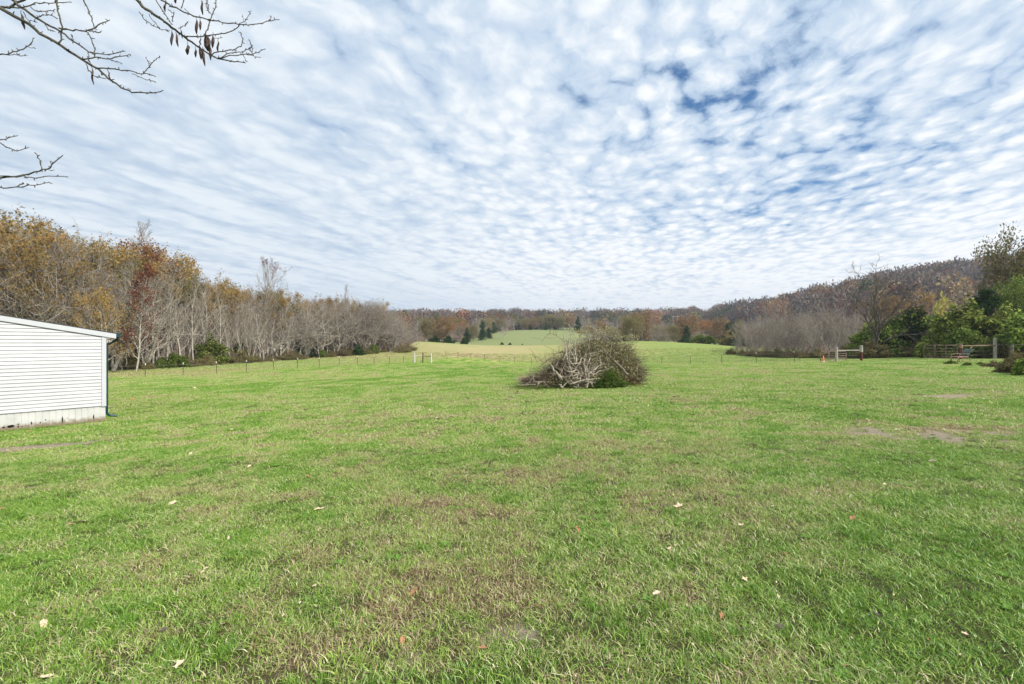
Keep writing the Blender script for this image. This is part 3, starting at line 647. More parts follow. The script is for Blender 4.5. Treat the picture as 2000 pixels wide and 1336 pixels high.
def mtree(px, D, hh):
    x, y = XY(px, D); r = random.random()
    key = random.choice(['tan1', 'spread1', 'slim3', 'olive1', 'round', 'spread2']) if r < 0.62 else 'orange1' if r < 0.74 else random.choice(['cedar1', 'cedar2']) if r < 0.88 else 'gold2'
    kd = {'t': ('autumn tree with tan leaves', 'autumn_tree'), 's': ('grey bare tree', 'bare_tree'), 'r': ('grey bare tree', 'bare_tree'), 'o': (('rusty orange autumn tree' if key == 'orange1' else 'dull olive autumn tree'), 'autumn_tree'), 'c': ('dark cedar', 'cedar_tree'), 'g': ('autumn tree with gold leaves', 'autumn_tree')}[key[0]]
    zt = 'near the large orange-tan tree' if px < 905 else 'behind the green hill' if px < 1100 else 'behind the brush pile' if px < 1260 else 'around the power pole' if px < 1350 else 'left of the thicket'
    plant(key, kd[1], x, y, hh*(0.7 if key[0] == 'c' else 1), kd[0] + ' in the far tree line ' + zt, 'tree', kd[0] + ' group in the far tree line ' + zt, widen=random.uniform(1.0, 1.4))
px = 790
while px < 1450:
    D = ip(TB, px)
    for off in (0, 9, 20):
        if px > 1150 and off > 12: continue
        if px < 1150 or random.random() < 0.7: mtree(px + random.uniform(-4, 4), D + off + random.uniform(-3, 3), random.uniform(8.5, 13))
    px += 4.6/D*F
for i in range(70):
    px = random.uniform(1150, 1435); D = random.uniform(158, 330)
    if px > 1330 and D > 260 and random.random() < 0.6: continue
    mtree(px, D, random.uniform(7, 12))

# ------------------------------------------------------------------ wooded hills (far-off mass)
def far_wood(name, n, pxr, Dr, cond, hrange, leafy, seed, cut=0.0):
    rs = np.random.default_rng(seed); PXs = rs.uniform(*pxr, n*3); Ds = np.sqrt(rs.uniform(Dr[0]**2, Dr[1]**2, n*3))
    ok = cond(PXs, Ds); PXs = PXs[ok][:n]; Ds = Ds[ok][:n]; n = len(PXs)
    X = (PXs-1000)/F*Ds; Y = Ds; Z = H(X, Y); VV = []; FF = []; RN = []; CC = []; MI = []; b = 0
    for i in range(n):
        hh = rs.uniform(*hrange); w = hh*rs.uniform(0.36, 0.54); k = int(rs.uniform(230, 340)); u = rs.random()
        if u < leafy[0]: col = np.array([(0.26,0.13,0.07),(0.30,0.18,0.09),(0.20,0.10,0.07),(0.28,0.21,0.11)][rs.integers(4)]); kind = 1
        elif u < leafy[1]: col = np.array([(0.055,0.08,0.04),(0.12,0.125,0.05)][rs.integers(2)]); kind = 1
        else: col = np.array([(0.155,0.13,0.12),(0.20,0.17,0.15),(0.13,0.115,0.11),(0.17,0.13,0.11)][rs.integers(4)]); kind = 0
        d = rs.normal(size=(k, 3)); d /= np.linalg.norm(d, axis=1, keepdims=True); rad = rs.uniform(0.45, 0.97, (k, 1))
        lob = 0.85+0.25*vnoise(d[:, 0]*2+i, d[:, 2]*2+d[:, 1]*2, seed+3)[:, None]
        pos = d*rad*lob*np.array([w, w, hh*0.48]) + np.array([0, 0, hh*0.52])
        if kind == 1:
            v, f, rn = cards(pos, hh*0.05, rs)
        else:   # upright twig fans
            out_ = d*np.array([1, 1, 0.8]) + np.array([0, 0, 0.45]); out_ /= np.linalg.norm(out_, axis=1, keepdims=True)
            sd_ = np.cross(out_, rs.normal(size=(k, 3))); sd_ /= np.linalg.norm(sd_, axis=1, keepdims=True)
            L = hh*rs.uniform(0.04, 0.10, (k, 1)); wd = hh*0.019*rs.uniform(0.6, 1.5, (k, 1))
            v = np.stack([pos-sd_*wd, pos+sd_*wd, pos+out_*L+sd_*wd*0.5, pos+out_*L-sd_*wd*0.5], 1).reshape(-1, 3); f = np.arange(k*4).reshape(-1, 4)
        tv, tf = seg_tubes([(0, 0, -1, 0, 0, hh*0.75, hh*0.016, hh*0.006)] + [(0, 0, hh*0.35, *(np.array([math.cos(a)*w*0.7, math.sin(a)*w*0.7, hh*0.7])), hh*0.009, hh*0.004) for a in rs.uniform(0, 6.28, 4)], 3)
        o = np.array([X[i], Y[i], Z[i]]); VV += [v+o, tv+o]; FF += [f+b, tf+b+len(v)]; b += len(v)+len(tv)
        va = rs.uniform(0.65, 1.5)
        CC.append(np.hstack([np.tile(col*va, (len(v), 1))*np.repeat(rs.uniform(0.7, 1.3, (len(v)//4, 1)), 4, axis=0), np.ones((len(v), 1))]))
        CC.append(np.tile([0.40, 0.37, 0.33, 1], (len(tv), 1)))
    me = npmesh(name, np.vstack(VV), np.vstack(FF), M['far'], {'col': ('FLOAT_COLOR', np.vstack(CC))})
    o = link(bpy.data.objects.new(name, me)); return o
m = bpy.data.materials.new('far_foliage'); m.use_nodes = True; nt = m.node_tree; nt.nodes.clear(); M['far'] = m
o_ = N(nt, 'ShaderNodeOutputMaterial'); at = N(nt, 'ShaderNodeAttribute'); at.attribute_name = 'col'
d_ = N(nt, 'ShaderNodeBsdfDiffuse'); t_ = N(nt, 'ShaderNodeBsdfTranslucent'); mx = N(nt, 'ShaderNodeMixShader'); mx.inputs[0].default_value = 0.25
nt.links.new(at.outputs['Color'], d_.inputs[0]); nt.links.new(at.outputs['Color'], t_.inputs[0])
nt.links.new(d_.outputs[0], mx.inputs[1]); nt.links.new(t_.outputs[0], mx.inputs[2]); nt.links.new(mx.outputs[0], o_.inputs[0])
w1 = far_wood('hill_forest', 1900, (1400, 2250), (190, 700), lambda p, D: (D > np.interp(p, [1400, 1500, 1650, 1800, 2250], [420, 330, 240, 200, 190])), (12, 23), (0.26, 0.38), 5)
tag(w1, 'grey and rusty autumn forest covering the ridge on the right', 'forest', kind='stuff')
w2 = far_wood('distant_forest', 1500, (560, 1440), (300, 640), lambda p, D: (D > np.interp(p, [560, 800, 900, 1000, 1140, 1200, 1300, 1440], [250, 270, 290, 372, 400, 390, 430, 420])), (10, 18), (0.28, 0.42), 6)
tag(w2, 'distant band of bare and orange woods along the skyline beyond the fields', 'forest', kind='stuff')

# ------------------------------------------------------------------ thicket and hedgerow on the right
def TE(px): return float(np.interp(px, [1420, 1500, 1600, 1700, 1760, 1850], [84, 74, 67, 62, 58, 52]))
def TT(px): return float(np.interp(px, [1420, 1460, 1500, 1560, 1620, 1680, 1740, 1800], [648, 622, 606, 592, 586, 600, 610, 625]))
for row in range(5):
    px = 1435.0
    while px < 1770:
        D = TE(px) + 1 + row*2.6 + random.uniform(-0.8, 0.8); p2 = px + random.uniform(-5, 5)
        yt = TT(p2) + (random.uniform(8, 45) if row < 2 else random.uniform(-8, 25))
        key = random.choice(['sapling1', 'sapling2', 'sapling3', 'slim4', 'sapling1'])
        kt = {'sapling1': 'pale upright', 'sapling2': 'brown bushy', 'sapling3': 'pale spreading', 'slim4': 'tall many-stemmed'}[key]
        zt = ('front' if row < 2 else 'back') + ' of the right thicket ' + ('at its left tip' if p2 < 1500 else 'left of the traffic cone' if p2 < 1600 else 'behind the grey post' if p2 < 1680 else 'around the tall bare tree')
        plant_at(key, 'bare_tree', p2, yt, D, kt + ' sapling in the ' + zt, 'tree', kt + ' saplings in the ' + zt, widen=random.uniform(0.9, 1.25))
        px += 2.0/D*F
hedge = [
 ('lone_big', 1706, 500, 57, 1.05, 'tree', 'tall open bare tree towering over the right thicket'),
 ('gold3', 1765, 560, 82, 1.5, 'tree', 'pale yellow and tan leafed tree behind the tall open bare tree'),
 ('tan1', 1740, 575, 86, 1.3, 'tree', 'tan leafed tree directly behind the trunk of the tall bare tree'),
 ('shrub_lime', 1690, 636, 60, 0.9, 'bush', 'yellow-green vine-covered bush at the foot of the tall bare tree'),
 ('shrub_green', 1722, 628, 58, 1.0, 'bush', 'green bush right of the trunk of the tall bare tree'),
 ('shrub_dark', 1790, 606, 57, 1.1, 'bush', 'big rounded dark green evergreen bush in the hedgerow'),
 ('shrub_green', 1770, 612, 58, 1.0, 'bush', 'mid green bush on the left flank of the big dark evergreen bush'),
 ('shrub_green', 1826, 618, 55, 1.0, 'bush', 'green bush on the right flank of the big dark evergreen bush'),
 ('shrub_weed', 1700, 664, 56, 1.2, 'bush', 'brown and green weeds behind the right gate'),
 ('shrub_lime', 1862, 600, 46.5, 1.0, 'bush', 'tall yellow-green bush with sunlit leaves in the hedgerow'),
 ('shrub_lime', 1894, 590, 45.5, 1.0, 'bush', 'taller yellow-green bush beside the dark cedar'),
 ('shrub_green', 1880, 640, 43.5, 1.0, 'bush', 'green bush behind the rusty cattle gate'),
 ('shrub_lime', 1838, 632, 48, 1.0, 'bush', 'low light green bush left of the rusty cattle gate'),
 ('cedar2', 1924, 566, 49, 1.0, 'tree', 'very dark cedar rising between the yellow-green bush and the leafy tree'),
 ('broad_green', 2035, 500, 53, 0.9, 'tree', 'leafy green tree cut by the right edge of the photo'),
 ('broad_green', 1992, 565, 51, 0.8, 'tree', 'leafy green tree just left of the photo edge with sunlit leaves'),
 ('broad_green', 2110, 500, 51, 1.0, 'tree', 'leafy green tree standing beyond the right edge of the photo'),
 ('broad_green', 2004, 535, 48, 0.8, 'tree', 'dense green tree at the photo edge with leaves down to the fence'),
 ('olive1', 2000, 446, 52, 0.55, 'tree', 'thin twiggy tree top with sparse leaves in the upper right'),
 ('shrub_lime', 1965, 600, 44, 1.0, 'bush', 'sunlit green and yellow bush between the dark cedar and the photo edge'),
 ('shrub_green', 2000, 610, 40, 1.0, 'bush', 'mid green bush at the photo edge above the grey post'),
 ('gold2', 1950, 600, 45, 0.8, 'tree', 'small tree with orange tipped leaves in front of the dark cedar'),
 ('shrub_olive', 1985, 630, 42, 1.0, 'bush', 'olive bush under the leafy green tree at the photo edge'),
 ('shrub_weed', 1915, 658, 46, 1.2, 'bush', 'tangled weeds behind the wooden rail'),
 ('shrub_weed', 1965, 655, 41, 1.2, 'bush', 'tangled weeds behind the grey post at the right'),
 ('gold3', 1842, 575, 88, 0.7, 'tree', 'small tree with bright yellow top above the hedgerow'),
 ('slim1', 1830, 560, 90, 0.8, 'tree', 'thin grey bare tree behind the small yellow tree'),
]
for key, px, yt, D, wd, cat, lab in hedge:
    nm = 'shrub' if cat == 'bush' else 'cedar_tree' if key.startswith('cedar') else 'broadleaf_tree' if key == 'broad_green' else 'bare_tree' if key in ('lone_big', 'slim1') else 'autumn_tree'
    plant_at(key, nm, px, yt, D, lab, cat, widen=wd)
proto_shrub('yellow_top', 3, 2.4, 'leaf_yellow', 1500, 0.12, 58, lobes=5)
plant_at('yellow_top', 'autumn_tree', 1842, 576, 84, 'bright lemon yellow sapling top above the hedgerow', 'tree', widen=0.5)
# brown brush along the foot of thicket and hedge
px = 1428.0
while px < 1860:
    D = TE(px) - random.uniform(0.2, 1.6)
    key = random.choice(['shrub_brown', 'shrub_brown', 'shrub_weed'])
    lab = 'low brown briar bush' if key == 'shrub_brown' else 'low mixed brown and green weed bush'
    x, y = XY(px, D); plant(key, 'shrub', x, y, random.uniform(1.0, 1.9), lab + ' at the foot of the right thicket', 'bush', lab + ' patches at the foot of the right thicket')
    px += 2.0/D*F
# weeds round the bench, briar heap at the right edge
for px, yt, D, key, wd, lab in [(1858, 703, 33, 'shrub_green', 2.2, 'low green weed patch left of the rusty bench'), (1890, 708, 30, 'shrub_green', 2.0, 'low green weed patch in front of the rusty bench'),
                           (1915, 706, 31, 'shrub_lime', 1.8, 'low light green weed patch right of the rusty bench'), (1940, 702, 28, 'shrub_weed', 1.5, 'grey-brown weed patch left of the briar heap'),
                           (1996, 690, 22, 'shrub_weed', 1.0, 'large tangled briar heap at the right edge of the lawn'), (1998, 700, 20.5, 'shrub_green', 0.9, 'green-leaved bramble growing over the briar heap'), (2040, 685, 21, 'shrub_weed', 1.0, 'briar heap just beyond the right edge of the photo'),
                           (1965, 712, 22.5, 'shrub_weed', 1.4, 'lower left lobe of briars beside the large briar heap'), (1980, 686, 27, 'shrub_olive', 0.9, 'olive bush behind the large briar heap')]:
    plant_at(key, 'shrub', px, yt, D, lab, 'bush', widen=wd)

# ------------------------------------------------------------------ white house
M['siding'] = mat_plain('siding', (0.48, 0.485, 0.49), 0.45, 0.09, 1.3, spec=0.4)
M['trim'] = mat_plain('trim', (0.49, 0.50, 0.52), 0.45, 0.03, 3.0)
M['skirt'] = mat_plain('skirt', (0.50, 0.50, 0.475), 0.6, 0.10, 2.0)
nt = M['skirt'].node_tree; b = nt.nodes['Principled BSDF']; lk = b.inputs['Base Color'].links[0].from_socket
tc_ = N(nt, 'ShaderNodeTexCoord'); sx_ = N(nt, 'ShaderNodeSeparateXYZ'); nt.links.new(tc_.outputs['Object'], sx_.inputs[0])
spl = mathn(nt, 'ADD', sx_.outputs[2], mathn(nt, 'MULTIPLY', noise(nt, tc_.outputs['Object'], 9.0, 5, 0.7), -0.35))
nt.links.new(mixc(nt, maprange(nt, spl, 0.02, -0.14), lk, (0.22, 0.17, 0.11)), b.inputs['Base Color'])
M['shingle'] = mat_plain('shingle', (0.05, 0.055, 0.055), 0.9, 0.4, 25.0)
M['gutter'] = mat_plain('gutter', (0.012, 0.05, 0.06), 0.35, 0.2, 5.0)
M['hole'] = mat_plain('hole', (0.012, 0.010, 0.009), 0.95, 0.2, 5.0)
hx, hy = -12.5, 14.0; hz = CAMZ - 2.42
# local frame: +x along the gable (away from the visible corner), +y outwards from the gable, z up
u = Vector((-0.645, -0.764, 0)).normalized(); house = empty('white_house', (hx, hy, hz), math.atan2(u.y, u.x))
tag(house, 'white vinyl-sided house end with a low gable roof at the left edge', 'house')
# with +x = u, +y (rotated 90 ccw) = (0.764,-0.645): outwards, towards the camera side
W, LEN, SK, EV, SL = 8.4, 17.0, 0.44, 2.60, 0.195
def roofz(x): return EV + SL*min(x, W-x)
g = MB(); hz0 = SK; nC = 0; ch = 0.1016
while True:
    z0 = SK + 0.015 + nC*ch; z1 = z0 + ch
    if z0 > roofz(W/2) - 0.03: break
    xa = 0.10 if z1 <= EV - 0.02 else max(0.10, (z1 - EV + 0.02)/SL); xb = W - xa
    if xb <= xa: break
    xa0 = max(0.10, (z0 - EV + 0.02)/SL) if z0 > EV - 0.02 else 0.10
    xb0 = W - xa0
    z0g = z0 + 0.011; za = z1
    g.add([(xa0, 0.026, z0g), (xb0, 0.026, z0g), (xb0, 0.030, z0g+0.008), (xa0, 0.030, z0g+0.008)], [(0, 3, 2, 1)])      # rolled nose
    g.add([(xa0, 0.030, z0g+0.008), (xb0, 0.030, z0g+0.008), (xb, 0.014, za), (xa, 0.014, za)], [(0, 3, 2, 1)])           # sloping face
    g.add([(xa0, 0.001, z0g), (xb0, 0.001, z0g), (xb0, 0.026, z0g), (xa0, 0.026, z0g)], [(0, 3, 2, 1)])                   # underside
    g.add([(xa, 0.014, za), (xb, 0.014, za), (xb, 0.001, za), (xa, 0.001, za)], [(0, 3, 2, 1)])
    nC += 1
g.build('siding', M['siding'], house)
w_ = MB()
w_.add([(0, 0, SK), (W, 0, SK), (W, 0, EV), (W/2, 0, roofz(W/2)), (0, 0, EV), (0, -LEN, SK), (W, -LEN, SK), (W, -LEN, EV), (W/2, -LEN, roofz(W/2)), (0, -LEN, EV)],
       [(0, 1, 2, 3, 4), (9, 8, 7, 6, 5), (0, 4, 9, 5), (1, 6, 7, 2)])
w_.build('wall', M['siding'], house)
c_ = MB(); c_.box((-0.012, -0.09, SK+0.005), (0.095, 0.036, EV-0.01)); c_.build('corner_trim', M['trim'], house, bevel=0.004)
c_ = MB(); c_.box((W-0.095, -0.09, SK+0.005), (W+0.012, 0.036, EV-0.01)); c_.build('corner_trim', M['trim'], house, bevel=0.004)
k_ = MB(); x = 0.0; rs = random.Random(3)
while x < W - 0.01:                                       # ribbed vertical panels of the skirting
    k_.box((x+0.010, -0.03, -0.25), (min(W, x+0.126), -0.004+rs.uniform(-.004, .004), SK+0.006)); x += 0.136
k_.box((0, -0.05, -0.25), (W, -0.02, SK)); k_.box((0, -LEN, -0.25), (0.02, -0.05, SK)); k_.box((W-0.02, -LEN, -0.25), (W, -0.05, SK))
sk = k_.build('skirting', M['skirt'], house)
j_ = MB(); x = 0.132
while x < W: j_.box((x-0.004, -0.022, 0.0), (x+0.004, -0.014, SK)); x += 0.136
h_ = MB()
for (hxx, zz0, ww, hh) in [(0.28, 0.08, 0.035, 0.14), (0.86, 0.17, 0.02, 0.03), (0.98, 0.07, 0.03, 0.17), (1.33, 0.17, 0.02, 0.05), (1.44, 0.10, 0.03, 0.06), (1.62, 0.09, 0.03, 0.10), (1.74, 0.08, 0.02, 0.03), (1.80, 0.06, 0.035, 0.03),
                           (1.88, 0.05, 0.03, 0.05), (1.88, 0.12, 0.03, 0.04), (2.02, 0.06, 0.14, 0.08), (1.98, 0.09, 0.05, 0.04), (2.16, 0.07, 0.06, 0.045), (2.24, 0.02, 0.035, 0.12), (2.34, 0.04, 0.025, 0.10)]:
    n = 7; ang_ = [2*math.pi*i/n for i in range(n)]
    ring = [(hxx*0.97 + math.cos(a)*ww/2*rs.uniform(0.7, 1.2), 0.003, zz0 + hh/2 + math.sin(a)*hh/2*rs.uniform(0.7, 1.2)) for a in ang_]
    h_.add(ring + [(p[0], -0.02, p[2]) for p in ring], [list(range(n))] + [[i, (i+1) % n, n+(i+1) % n, n+i] for i in range(n)])
h_.build('broken_hole', M['hole'], sk)
ov, og, th = 0.24, 0.07, 0.14
r_ = MB()
for sgn in (0, 1):
    def X_(x): return x if sgn == 0 else W - x
    zt = lambda x: EV + SL*x + 0.15
    q = [(X_(-ov), og, zt(-ov)), (X_(W/2), og, zt(W/2)), (X_(W/2), -LEN-og, zt(W/2)), (X_(-ov), -LEN-og, zt(-ov))]
    r_.add(q + [(a, b2, c-0.03) for a, b2, c in q], [(0, 1, 2, 3), (7, 6, 5, 4), (0, 4, 5, 1), (2, 6, 7, 3), (3, 7, 4, 0)])
r_.build('roof', M['shingle'], house)
for sgn in (0, 1):
    def X_(x): return x if sgn == 0 else W - x
    zt = lambda x: EV + SL*x + 0.117
    for yy0, yy1 in ((og-0.025, og-0.002), (-LEN-og+0.002, -LEN-og+0.025)):
        a, b2 = -ov+0.002, W/2; f_ = MB()
        q = [(X_(a), yy1, zt(a)), (X_(b2), yy1, zt(b2)), (X_(b2), yy1, zt(b2)-th), (X_(a), yy1, zt(a)-th)]
        f_.add(q + [(p[0], yy0, p[2]) for p in q], [(0, 1, 2, 3), (7, 6, 5, 4), (0, 4, 5, 1), (2, 6, 7, 3), (3, 7, 4, 0), (1, 5, 6, 2)])
        f_.build('fascia', M['trim'], house)
s_ = MB()                                                # boxed soffits
s_.box((-ov+0.01, -LEN-0.04, EV-0.07), (-0.013, og-0.03, EV-0.05)); s_.box((W+0.013, -LEN-0.04, EV-0.07), (W+ov-0.01, og-0.03, EV-0.05))
s_.build('soffit', M['trim'], house)
gt = MB(); gx0 = -ov-0.115
prof = [(-ov-0.005, EV+0.09), (-ov-0.005, EV-0.02), (-ov-0.08, EV-0.02), (-ov-0.115, EV+0.05), (-ov-0.115, EV+0.09), (-ov-0.105, EV+0.09), (-ov-0.072, EV-0.01), (-ov-0.012, EV-0.01), (-ov-0.012, EV+0.09)]
np_ = len(prof)
gt.add([(a, og+0.0, z) for a, z in prof] + [(a, -LEN-og, z) for a, z in prof], [[i, (i+1) % np_, np_+(i+1) % np_, np_+i] for i in range(np_)])
gt.add([(a, og+0.001, z) for a, z in prof[:5]], [(0, 1, 2, 3, 4)])
gt.build('gutter', M['gutter'], house)
dn = MB(); yd = -0.17
dn.tube([(-ov-0.06, yd, EV-0.015), (-ov-0.06, yd, EV-0.10), (-0.16, yd, EV-0.20), (-0.055, yd, EV-0.25), (-0.05, yd, EV-0.34), (-0.05, yd, 0.26), (-0.06, yd, 0.19), (-0.13, yd, 0.13), (-0.30, yd, 0.10)], 0.036, 8)
dn.build('downspout', M['gutter'], house)
# hanging bracket and frayed strap under the eave
br = MB(); br.tube([(-0.02, -0.02, EV-0.09), (-0.10, -0.02, EV-0.11), (-0.10, -0.02, EV-0.20)], 0.008, 5); br.tube([(-0.02, -0.02, EV-0.20), (-0.08, -0.02, EV-0.14), (-0.15, -0.02, EV-0.17)], 0.008, 5)
br.build('bracket', M['trim'], house)

# ------------------------------------------------------------------ fences
M['tpost'] = mat_plain('tpost', (0.05, 0.038, 0.028), 0.8, 0.3, 8.0)
M['post_tip'] = mat_plain('post_tip', (0.75, 0.74, 0.68), 0.6, 0.1, 8.0)
M['wire'] = mat_plain('wire', (0.20, 0.17, 0.14), 0.6, 0.2, 2.0)
M['wood_grey'] = mat_plain('wood_grey', (0.36, 0.33, 0.29), 0.85, 0.30, 3.0, bump=0.6, bscale=14, stretch=(6, 6, 0.8))
M['wood_white'] = mat_plain('wood_white', (0.56, 0.51, 0.48), 0.8, 0.15, 3.0, bump=0.4, bscale=14, stretch=(6, 6, 0.8))
M['wood_red'] = mat_plain('wood_red', (0.10, 0.035, 0.025), 0.85, 0.4, 3.0, bump=0.6, bscale=14, stretch=(6, 6, 0.8))
M['wood_brown'] = mat_plain('wood_brown', (0.20, 0.14, 0.09), 0.85, 0.35, 3.0, bump=0.5, bscale=14)
M['steel_rust'] = mat_plain('steel_rust', (0.25, 0.17, 0.13), 0.7, 0.5, 5.0)
M['orange'] = mat_plain('orange', (0.85, 0.22, 0.05), 0.5, 0.08, 5.0)
M['white_band'] = mat_plain('white_band', (0.8, 0.8, 0.78), 0.5, 0.05, 5.0)
M['pole_wood'] = mat_plain('pole_wood', (0.27, 0.23, 0.19), 0.9, 0.2, 3.0)
def bez_wire(mb, a, b2, sag=0.03, r=0.009):
    a = Vector(a); b2 = Vector(b2); mb.tube([a.lerp(b2, t) - Vector((0, 0, sag*4*t*(1-t))) for t in (0, .25, .5, .75, 1)], r, 4, caps=False)
tp = MB(); tp.box((-0.024, -0.006, -0.3), (0.024, 0.006, 1.12)); tp.box((-0.006, 0.006, -0.3), (0.006, 0.045, 1.12))
for i in range(10): tp.box((-0.006, -0.012, 0.25+i*0.09), (0.006, -0.004, 0.27+i*0.09))
tpm = tp.build('post', M['tpost'])
tt_ = MB(); tt_.box((-0.031, -0.007, 1.12), (0.031, 0.007, 1.26)); tt_.box((-0.007, 0.007, 1.12), (0.007, 0.046, 1.26))
ttm = tt_.build('painted_tip', M['post_tip']); tp_me, tt_me = tpm.data, ttm.data
bpy.data.objects.remove(tpm); bpy.data.objects.remove(ttm)
def fence(name, pts, label, hts, gapafter=()):
    root = empty(name, (pts[0][0], pts[0][1], Hf(*pts[0]))); tag(root, label, 'fence'); b0 = root.location.copy()
    tops = []
    for i, (x, y) in enumerate(pts):
        z = Hf(x, y); p = link(bpy.data.objects.new('post', tp_me), root); p.location = Vector((x, y, z)) - b0
        p.rotation_euler = (random.uniform(-.03, .03), random.uniform(-.03, .03), math.atan2(pts[-1][1]-pts[0][1], pts[-1][0]-pts[0][0]))
        t = link(bpy.data.objects.new('painted_tip', tt_me), p); tops.append(Vector((x, y, z)))
    for hh in hts:
        w = MB()
        for i in range(len(tops)-1):
            if i in gapafter: continue
            bez_wire(w, tops[i] + Vector((0, 0, hh)) - b0, tops[i+1] + Vector((0, 0, hh)) - b0, random.uniform(0.01, 0.05))
        w.build('wire', M['wire'], root)
    return root
fence('wire_fence', [(-31.8 - 1.49*k, 44 - 2.70*k) for k in range(4, -12, -1)][:15] + [], 'wire fence of thin dark steel posts running along the left wood', (0.35, 0.72, 1.08))
fence('wire_fence', [(30.4 - 2.72*k, 49 + 2.58*k) for k in range(0, 17)], 'wire fence of thin steel posts crossing behind the brush pile to the right gate', (0.35, 0.72, 1.08))

def post(mb, x, y, w, z0, z1, sides=8):
    mb.tube([(x, y, z0), (x, y, z1-0.03), (x, y, z1)], [w, w*0.96, w*0.8], sides)
def frame_at(px, D, ang=0.0):
    x, y = XY(px, D); return x, y, Hf(x, y)
# far corner brace between the two fences
x, y, z = frame_at(826, 72.5)
b_ = empty('fence_brace', (x, y, z)); tag(b_, 'fence corner brace of two white posts and one dark post in the hay field', 'fence brace')
for dx in (-1.33, 1.33):
    q = MB(); post(q, dx, 0, 0.10, -0.3, 1.55); q.build('post', M['wood_white'], b_, smooth=False)
q = MB(); post(q, -0.08, 0.35, 0.085, -0.3, 1.62); q.build('post', M['wood_red'], b_)
q = MB(); q.tube([(-1.25, 0.0, 1.14), (-0.12, 0.30, 1.14)], 0.045, 7); q.build('rail', M['wood_white'], b_)
q = MB(); q.tube([(-0.04, 0.30, 1.06), (1.25, 0.0, 1.00)], 0.045, 7); q.build('rail', M['wood_red'], b_)
q = MB(); q.box((-0.37, 0.3, -0.2), (-0.33, 0.34, 0.4)); q.build('stake', M['tpost'], b_)
q = MB(); bez_wire(q, (-1.3, 0, 0.4), (1.3, 0, 0.5)); bez_wire(q, (-1.3, 0, 0.75), (1.3, 0, 0.8)); q.build('wire', M['wire'], b_)

def tube_gate(name, loc, rz, L, Ht, label, bars=6, rad=0.022, mat='steel_rust'):
    g_ = empty(name, loc, rz); tag(g_, label, 'gate')
    fr = MB(); fr.tube([(0, 0, 0.12), (0, 0, Ht-0.12), (0.12, 0, Ht), (L-0.12, 0, Ht), (L, 0, Ht-0.12), (L, 0, 0.12)], rad*1.15, 6); fr.tube([(0, 0, 0.14), (L, 0, 0.14)], rad*1.1, 6)
    fr.build('gate_frame', M[mat], g_, smooth=True)
    for i in range(1, bars-1):
        t = i/(bars-1); zz_ = 0.14 + (Ht-0.14)*t**1.25; q = MB(); q.tube([(0, 0, zz_), (L, 0, zz_)], rad*0.9, 6); q.build('bar', M[mat], g_, smooth=True)
    for t in (0.33, 0.66) if L > 1.6 else (0.5,):
        q = MB(); q.tube([(L*t, 0.02, 0.14), (L*t, 0.02, Ht)], rad, 5); q.build('brace', M[mat], g_, smooth=True)
    return g_
# right fence end: H-brace with a tube gate standing behind it
x, y, z = frame_at(1658, 45.5)
b_ = empty('fence_brace', (x, y, z)); tag(b_, 'fence end brace of a grey post, a red-stained post and a rail', 'fence brace')
q = MB(); post(q, -1.24, 0, 0.12, -0.3, 1.47); q.build('post', M['wood_grey'], b_)
pr = MB(); post(pr, 1.24, 0.0, 0.13, -0.3, 0.95); po = pr.build('post', M['wood_red'], b_)
q = MB(); post(q, 1.24, 0.0, 0.135, 0.945, 1.62); q.build('weathered_top', M['wood_grey'], po)
q = MB(); post(q, 1.50, 0.25, 0.07, -0.3, 1.15); q.build('post', M['wood_red'], b_)
q = MB(); q.tube([(-1.14, 0, 1.10), (1.12, 0, 1.13)], 0.055, 7); q.build('rail', M['wood_grey'], b_)
q = MB()
for zz_ in (0.3, 0.62): bez_wire(q, (-1.2, 0.05, zz_), (1.2, 0.05, zz_), 0.02)
q.build('wire', M['wire'], b_)
x2, y2 = x-1.35, y+2.2
tube_gate('tube_gate', (x2, y2, Hf(x2, y2)), 0.03, 2.75, 1.15, 'dark steel tube gate standing behind the wooden fence end brace', 6, 0.03)
# rusty gate, rail and posts at the far right
x, y, z = frame_at(1876, 40.0)
b_ = empty('fence_brace', (x, y, z)); tag(b_, 'rail fence between a red-brown post and a tall grey post at the far right', 'fence brace')
pr = MB(); post(pr, 0, 0, 0.15, -0.3, 1.05); po = pr.build('post', M['wood_red'], b_)
q = MB(); post(q, 0, 0, 0.155, 1.045, 1.42); q.build('weathered_top', M['wood_brown'], po)
q = MB(); post(q, 3.25, 0.2, 0.13, -0.4, 1.95); q.build('post', M['wood_grey'], b_)
q = MB(); post(q, 3.62, 0.35, 0.12, -0.4, 1.5); q.build('post', M['bark_dark'], b_)
q = MB(); q.tube([(0.1, 0, 1.22), (3.2, 0.15, 1.26)], 0.055, 7); q.build('rail', M['wood_brown'], b_)
q = MB(); bez_wire(q, (0, 0, 0.8), (3.2, 0.2, 0.85), 0.06); bez_wire(q, (0, 0, 0.45), (3.2, 0.2, 0.5), 0.06); q.build('wire', M['wire'], b_)
gx_, gy_ = x-0.16, y+0.12
tube_gate('tube_gate', (gx_, gy_, Hf(gx_, gy_)), math.pi-0.75, 2.2, 1.28, 'rusty tube gate swung open beside the red-brown post at the far right', 6, 0.034)
x3, y3 = XY(1975, 38)
b3 = empty('fence_post', (x3, y3, Hf(x3, y3))); tag(b3, 'rotten red-brown post beyond the tall grey post near the photo edge', 'post')
q = MB(); post(q, 0, 0, 0.15, -0.3, 1.2); q.build('post', M['bark_dark'], b3); q = MB(); bez_wire(q, (0, 0, 1.25), (2.4, -0.4, 1.3)); bez_wire(q, (0, 0, 1.3), (-1.2, 1.9, 1.3)); q.build('wire', M['wire'], b3)

